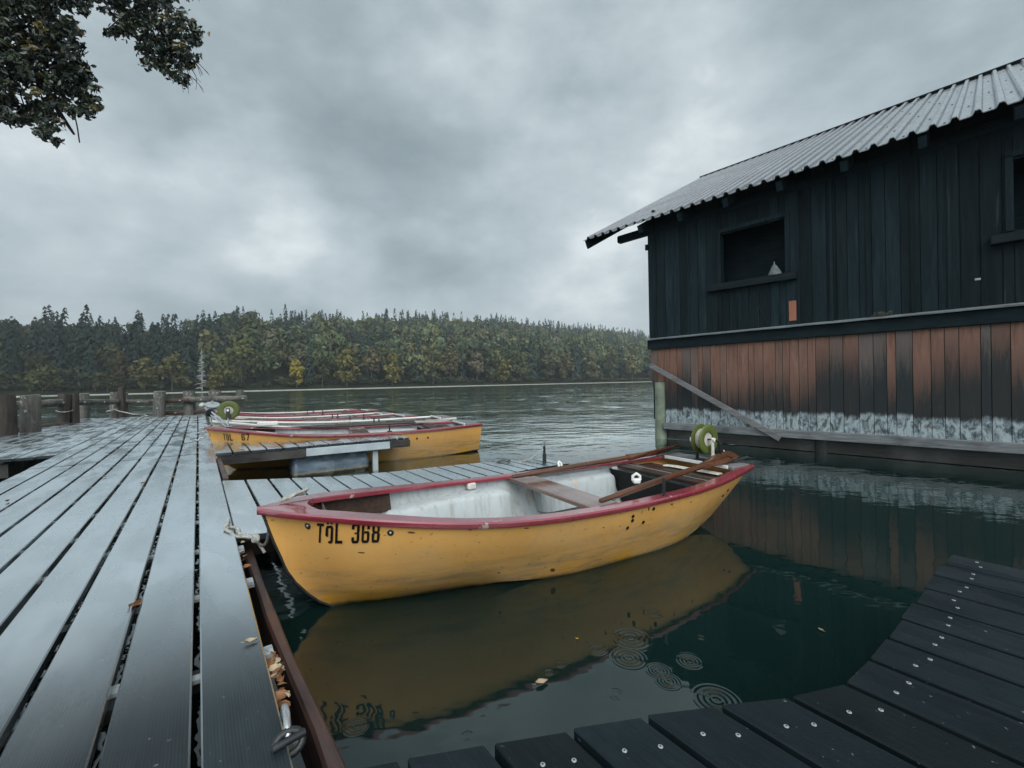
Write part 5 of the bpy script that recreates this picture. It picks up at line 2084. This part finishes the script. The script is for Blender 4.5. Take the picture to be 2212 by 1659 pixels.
# ------------------------------------------------------------------ overhanging tree, top left
TREE = empty('overhanging_tree', (-7.2, -4.6, .3))
tag(TREE, 'leafy tree whose dark branches hang into the sky at the top left', 'tree')
tb = Vector((-7.2, -4.6, .3))
mb = MB()
mb.tube([p_ - tb for p_ in arc_pts([(-7.2, -4.6, .2), (-7.1, -4.4, 2.2), (-7.0, -4.0, 4.4), (-7.1, -3.6, 7.5), (-7.0, -3.4, 10)], 20)], [.30] * 6 + [.24] * 6 + [.15] * 9, 12)
mb.build('trunk', MAT['bark'], TREE)
mb = MB()
A0 = atY(-160, -160, 4.3)
B0_ = atY(60, -260, 4.6)
mb.tube([p_ - tb for p_ in arc_pts([(-7.0, -4.0, 4.2), (-6.9, -1.5, 5.6), (-6.0, 1.5, 5.8), A0, atY(-20, 60, 4.4), atY(70, 150, 4.4), atY(120, 230, 4.4), atY(160, 290, 4.4)], 42)], [.10 - .09 * k / 42 for k in range(43)], 8)
mb.tube([p_ - tb for p_ in arc_pts([(-6.9, -1.5, 5.6), (-5.9, 1.2, 6.3), B0_, atY(230, -90, 4.8), atY(320, 30, 4.8), atY(380, 100, 4.8), atY(425, 135, 4.8)], 36)], [.08 - .073 * k / 36 for k in range(37)], 8)
TW = [((-10, 20), (60, 70), (110, 95)), ((20, 100), (40, 190), (60, 250)), ((60, 150), (130, 150), (190, 185)), ((70, 160), (100, 240), (95, 300)), ((120, 200), (175, 210), (215, 235)), ((130, 240), (160, 250), (172, 308)),
      ((0, 120), (-20, 200), (10, 260)), ((280, -20), (330, -10), (380, 30)), ((320, 30), (350, 90), (352, 150)), ((340, 50), (400, 60), (425, 80)), ((300, 10), (260, 40), (225, 70))]
for tw in TW:
    Yd = 4.4 if tw[0][0] < 200 else 4.8
    mb.tube([p_ - tb for p_ in arc_pts([atY(a, b, Yd + random.uniform(-.15, .15)) for a, b in tw], 12)], .006, 5)
rr = random.Random(13)
for k in range(26):
    x0, y0 = rr.uniform(370, 425), rr.uniform(95, 165)
    ang = rr.uniform(.15, 1.25)
    L = rr.uniform(20, 55)
    Yd = 4.8 + rr.uniform(-.25, .25)
    m1 = (x0 + L * .5 * math.cos(ang) + rr.uniform(-4, 4), y0 + L * .5 * math.sin(ang) + rr.uniform(-4, 4))
    e1 = (x0 + L * math.cos(ang + .15), y0 + L * math.sin(ang + .15))
    if e1[1] > 215 or e1[0] > 456:
        continue
    mb.tube([p_ - tb for p_ in arc_pts([atY(x0, y0, Yd), atY(*m1, Yd), atY(*e1, Yd)], 8)], [.0045, .004, .0038, .0035, .003, .003, .0025, .002, .002], 4)
    mb.tube([p_ - tb for p_ in [atY(*m1, Yd), atY(m1[0] + rr.uniform(2, 14), m1[1] + rr.uniform(4, 16), Yd)]], .002, 4)
mb.build('branches', MAT['bark'], TREE)
BL = [(-30, 20, 95, 70), (60, 40, 90, 70), (120, 65, 55, 45), (30, 120, 85, 70), (110, 140, 70, 55), (-30, 150, 80, 80), (150, 165, 45, 40), (60, 200, 80, 50), (150, 215, 52, 30), (182, 190, 28, 40), (200, 232, 20, 26),
      (20, 235, 60, 30), (95, 262, 48, 28), (110, 295, 22, 20), (140, 110, 40, 40), (-60, 80, 80, 100), (60, -60, 130, 70), (150, -50, 60, 50), (180, 5, 38, 22),
      (290, -10, 60, 34), (340, 40, 60, 45), (385, 80, 45, 45), (300, 55, 48, 30), (350, 110, 50, 34), (375, 145, 34, 28), (410, 110, 24, 36), (250, 25, 34, 22), (260, 65, 30, 16), (330, 95, 40, 24), (395, 165, 14, 18), (415, 70, 20, 24), (350, -40, 90, 40), (245, -30, 60, 40), (330, 130, 24, 14), (240, 72, 18, 8)]
rg = np.random.default_rng(3)
C_, Nn_, Tn = [], [], []
for (x, y, rx, ry) in BL:
    Yb = 4.4 if x < 215 else 4.8
    for _c in range(max(2, int(rx * ry / 46))):
        t_, q_ = rg.uniform(0, 2 * math.pi), rg.uniform(0, 1) ** .5
        cx_, cy_ = x + rx * q_ * math.cos(t_), y + ry * q_ * math.sin(t_)
        Yc = Yb + rg.uniform(-.5, .5) * math.sqrt(max(.05, 1 - q_ * q_)) * (.4 + rx / 120)
        warm = rg.random()
        sg = rg.uniform(3.5, 7.5)
        for _l in range(rg.integers(9, 19)):
            C_.append(atY(cx_ + rg.normal() * sg, cy_ + abs(rg.normal()) * sg * 1.1 - sg * .5, Yc + rg.normal() * .03))
            Nn_.append((rg.normal() * .8, rg.normal() * .8 - .3, rg.normal() * .55 + .45))
            if warm < .07 or rg.random() < .02:
                Tn.append((.11, .085, .020))
            elif warm < .4:
                Tn.append((.032, .042, .018))
            else:
                Tn.append((.014, .027, .017))
C_ = np.array([tuple(c_) for c_ in C_]) - np.array(tuple(tb))
Nn_ = np.array(Nn_)
m = len(C_)
nn = Nn_ / np.linalg.norm(Nn_, axis=1)[:, None]
dv = np.cross(nn, rg.normal(size=(m, 3)))
dv /= np.linalg.norm(dv, axis=1)[:, None]
dv[:, 2] -= .35
dv /= np.linalg.norm(dv, axis=1)[:, None]
sv = np.cross(nn, dv)
sv /= np.linalg.norm(sv, axis=1)[:, None]
Ls = rg.uniform(.019, .036, m)[:, None]
# each leaf: two quads folded along the midrib
tip, base_ = C_ + dv * Ls, C_ - dv * Ls * .9
w = Ls * .52
fold = nn * Ls * .22
l1, l2 = C_ + sv * w - dv * Ls * .3 + fold, C_ + sv * w * .85 + dv * Ls * .35 + fold
r1, r2 = C_ - sv * w - dv * Ls * .3 + fold, C_ - sv * w * .85 + dv * Ls * .35 + fold
VV = np.stack([base_, l1, l2, tip, r2, r1], 1).reshape(-1, 3)
idx = np.arange(m)[:, None] * 6
FF = np.concatenate([idx + np.array([[0, 1, 2, 3]]), idx + np.array([[0, 3, 4, 5]])])
np_mesh('foliage', VV, FF, np.repeat(np.array(Tn), 6, 0), [MAT['leaves']], TREE)
print('leaves', m)

# ------------------------------------------------------------------ sky, sun, camera
wd = bpy.data.worlds.new('World')
scn.world = wd
wd.use_nodes = True
SUN_EL, SUN_AZ = rad(45), rad(166)        # high, veiled, behind the viewer


class W(N):
    def __init__(s, tree):
        s.t = tree


n = W(wd.node_tree)
n.t.nodes.clear()
sky = n.node('ShaderNodeTexSky', sky_type='NISHITA')
sky.sun_disc = False
sky.sun_elevation = SUN_EL
sky.sun_rotation = SUN_AZ
sky.dust_density = 3.0
gen = n.node('ShaderNodeTexCoord').outputs['Generated']
x, y, z = n.sep(gen)
zc = n.m('ADD', n.m('MAXIMUM', z, 0.0), .30)
P2 = n.comb(n.m('DIVIDE', x, zc), n.m('DIVIDE', y, zc), 0.0)
big = n.noise(n.scale(P2, (.8, 1.0, 1), (1.7, .4, 0)), .8, 8, .55, .1)
mid = n.noise(n.scale(P2, (1.0, 1.2, 1), (5.2, 3.1, 0)), 2.6, 8, .58, .0)
puff = n.noise(n.scale(gen, (1, 1, 1.7), (2.2, 7.1, 4.0)), 4.6, 9, .57, .0)
lump = n.m('SUBTRACT', 1.0, n.m('ABSOLUTE', n.m('MULTIPLY', n.m('SUBTRACT', n.noise(n.scale(gen, (1, 1, 1.6), (7.7, 3.3, 1.0)), 2.6, 7, .52, .0), .5), 4.0)))
soft = n.noise(n.scale(gen, (1, 1, 1.5), (4.4, 1.2, 9.3)), 1.9, 7, .55, .1)
fac = n.m('ADD', n.m('MULTIPLY', n.m('SUBTRACT', big, .5), .45), n.m('MULTIPLY', n.m('SUBTRACT', mid, .5), .40))
fac = n.m('ADD', fac, n.m('MULTIPLY', n.m('SUBTRACT', soft, .5), .75))
fac = n.m('ADD', fac, n.m('ADD', n.m('MULTIPLY', n.m('SUBTRACT', puff, .5), 1.25), n.m('MULTIPLY', n.m('SUBTRACT', lump, .62), .20)))
fac = n.m('ADD', fac, .50)
BLOBS = [  # bearing given as a picture point, angular radius, amount
    (760, 260, 17, -.15), (900, 480, 14, -.15), (650, 60, 15, -.10), (480, 300, 10, -.06), (330, 560, 12, -.07), (1000, 600, 9, -.10),
    (110, 410, 9, .14), (540, 440, 6, .34), (640, 475, 4, .22), (740, 525, 4, .22), (60, 350, 6, .06), (250, 540, 9, .04), (1120, 120, 12, .13), (1440, 330, 12, .13), (1060, 200, 7, .08), (1750, 200, 20, .10),
    (1150, 620, 12, .22), (850, 650, 9, .08), (1900, 60, 10, -.06), (2150, 20, 16, -.24), (200, 640, 14, .08), (1350, 560, 10, .05), (330, 200, 9, .08),
]
for (bx_, by_, rdeg, amt) in BLOBS:
    d_ = ray(bx_, by_).normalized()
    dp = n.node('ShaderNodeVectorMath', operation='DOT_PRODUCT')
    n.put(dp.inputs[0], gen)
    dp.inputs[1].default_value = d_
    fac = n.m('ADD', fac, n.m('MULTIPLY', n.mr(dp.outputs['Value'], math.cos(rad(rdeg * 1.5)), 1.0, 0, 1), amt))
cl = n.ramp(fac, [(.0, (.27, .335, .365)), (.30, (.365, .44, .475)), (.52, (.47, .55, .585)), (.74, (.58, .66, .695)), (1.0, (.82, .89, .91))])
# overcast skies brighten towards the zenith; the unseen part behind the viewer is added fill
front = n.mr(y, .0, .45, 0, 1)
lid = n.m('MULTIPLY', n.mr(z, .66, .80, 0, -.45), front)            # added dark band above the view, to darken reflections in near planks
zen = n.m('ADD', n.m('ADD', lid, n.mr(z, .86, 1.0, 0, .5)), n.mr(y, .05, -.5, 0, 1.4))
k = n.m('MULTIPLY', n.m('ADD', zen, 1.0), .78)
cl = n.mix(1.0, cl, n.comb(k, k, k), 'MULTIPLY')
cl10 = n.mix(1.0, cl, (10, 10, 10), 'MULTIPLY')
for nd in n.t.nodes:
    if nd.type == 'MIX':
        nd.clamp_result = False
final = n.mix(.94, sky.outputs[0], cl10)
bg = n.node('ShaderNodeBackground')
bg.inputs['Strength'].default_value = .1
n.link(final, bg.inputs['Color'])
ow = n.node('ShaderNodeOutputWorld')
n.link(bg.outputs[0], ow.inputs[0])

sl = bpy.data.lights.new('veiled_sun', 'SUN')
sl.energy = 1.5
sl.angle = rad(50)
sl.color = (1.0, .97, .92)
so = bpy.data.objects.new('veiled_sun', sl)
COL.objects.link(so)
sd = Vector((math.sin(SUN_AZ) * math.cos(SUN_EL), math.cos(SUN_AZ) * math.cos(SUN_EL), math.sin(SUN_EL)))
so.rotation_euler = (-sd).to_track_quat('-Z', 'Y').to_euler()
so.location = (0, -10, 30)

cam = bpy.data.cameras.new('camera')
cam.sensor_width = 36
cam.lens = F / 2212 * 36
cam.clip_start = .05
cam.clip_end = 4000
co = bpy.data.objects.new('camera', cam)
COL.objects.link(co)
cp, sp = math.cos(DIP), math.sin(DIP)
R_, U_, F_ = Vector((1, 0, 0)), Vector((0, sp, cp)), Vector((0, cp, -sp))
c, s = math.cos(ROLL), math.sin(ROLL)
rx = R_ * c - U_ * s
ux = R_ * s + U_ * c
M4 = Matrix((rx, ux, -F_)).transposed().to_4x4()
M4.translation = (0, 0, HC)
co.matrix_world = M4
scn.camera = co

HAZE = True
if HAZE:
    n = N('lake_haze')
    pv = n.node('ShaderNodeVolumePrincipled')
    pv.inputs['Color'].default_value = (.86, .92, .96, 1)
    pv.inputs['Density'].default_value = .00048
    pv.inputs['Anisotropy'].default_value = .2
    oo = n.node('ShaderNodeOutputMaterial')
    n.link(pv.outputs[0], oo.inputs['Volume'])
    o = MB().box((0, 440, 70), (1500, 1040, 150)).build('haze', n.mat)
    tag(o, 'thin pale haze over the lake and the far hill', 'haze', kind='stuff')

vs_ = scn.view_settings
vs_.view_transform = 'Standard'
vs_.look = 'None'
vs_.exposure = 0.4
vs_.gamma = 1.0
scn.render.engine = 'CYCLES'
scn.cycles.use_denoising = True
scn.cycles.max_bounces = 8
scn.cycles.caustics_reflective = False
scn.cycles.caustics_refractive = False
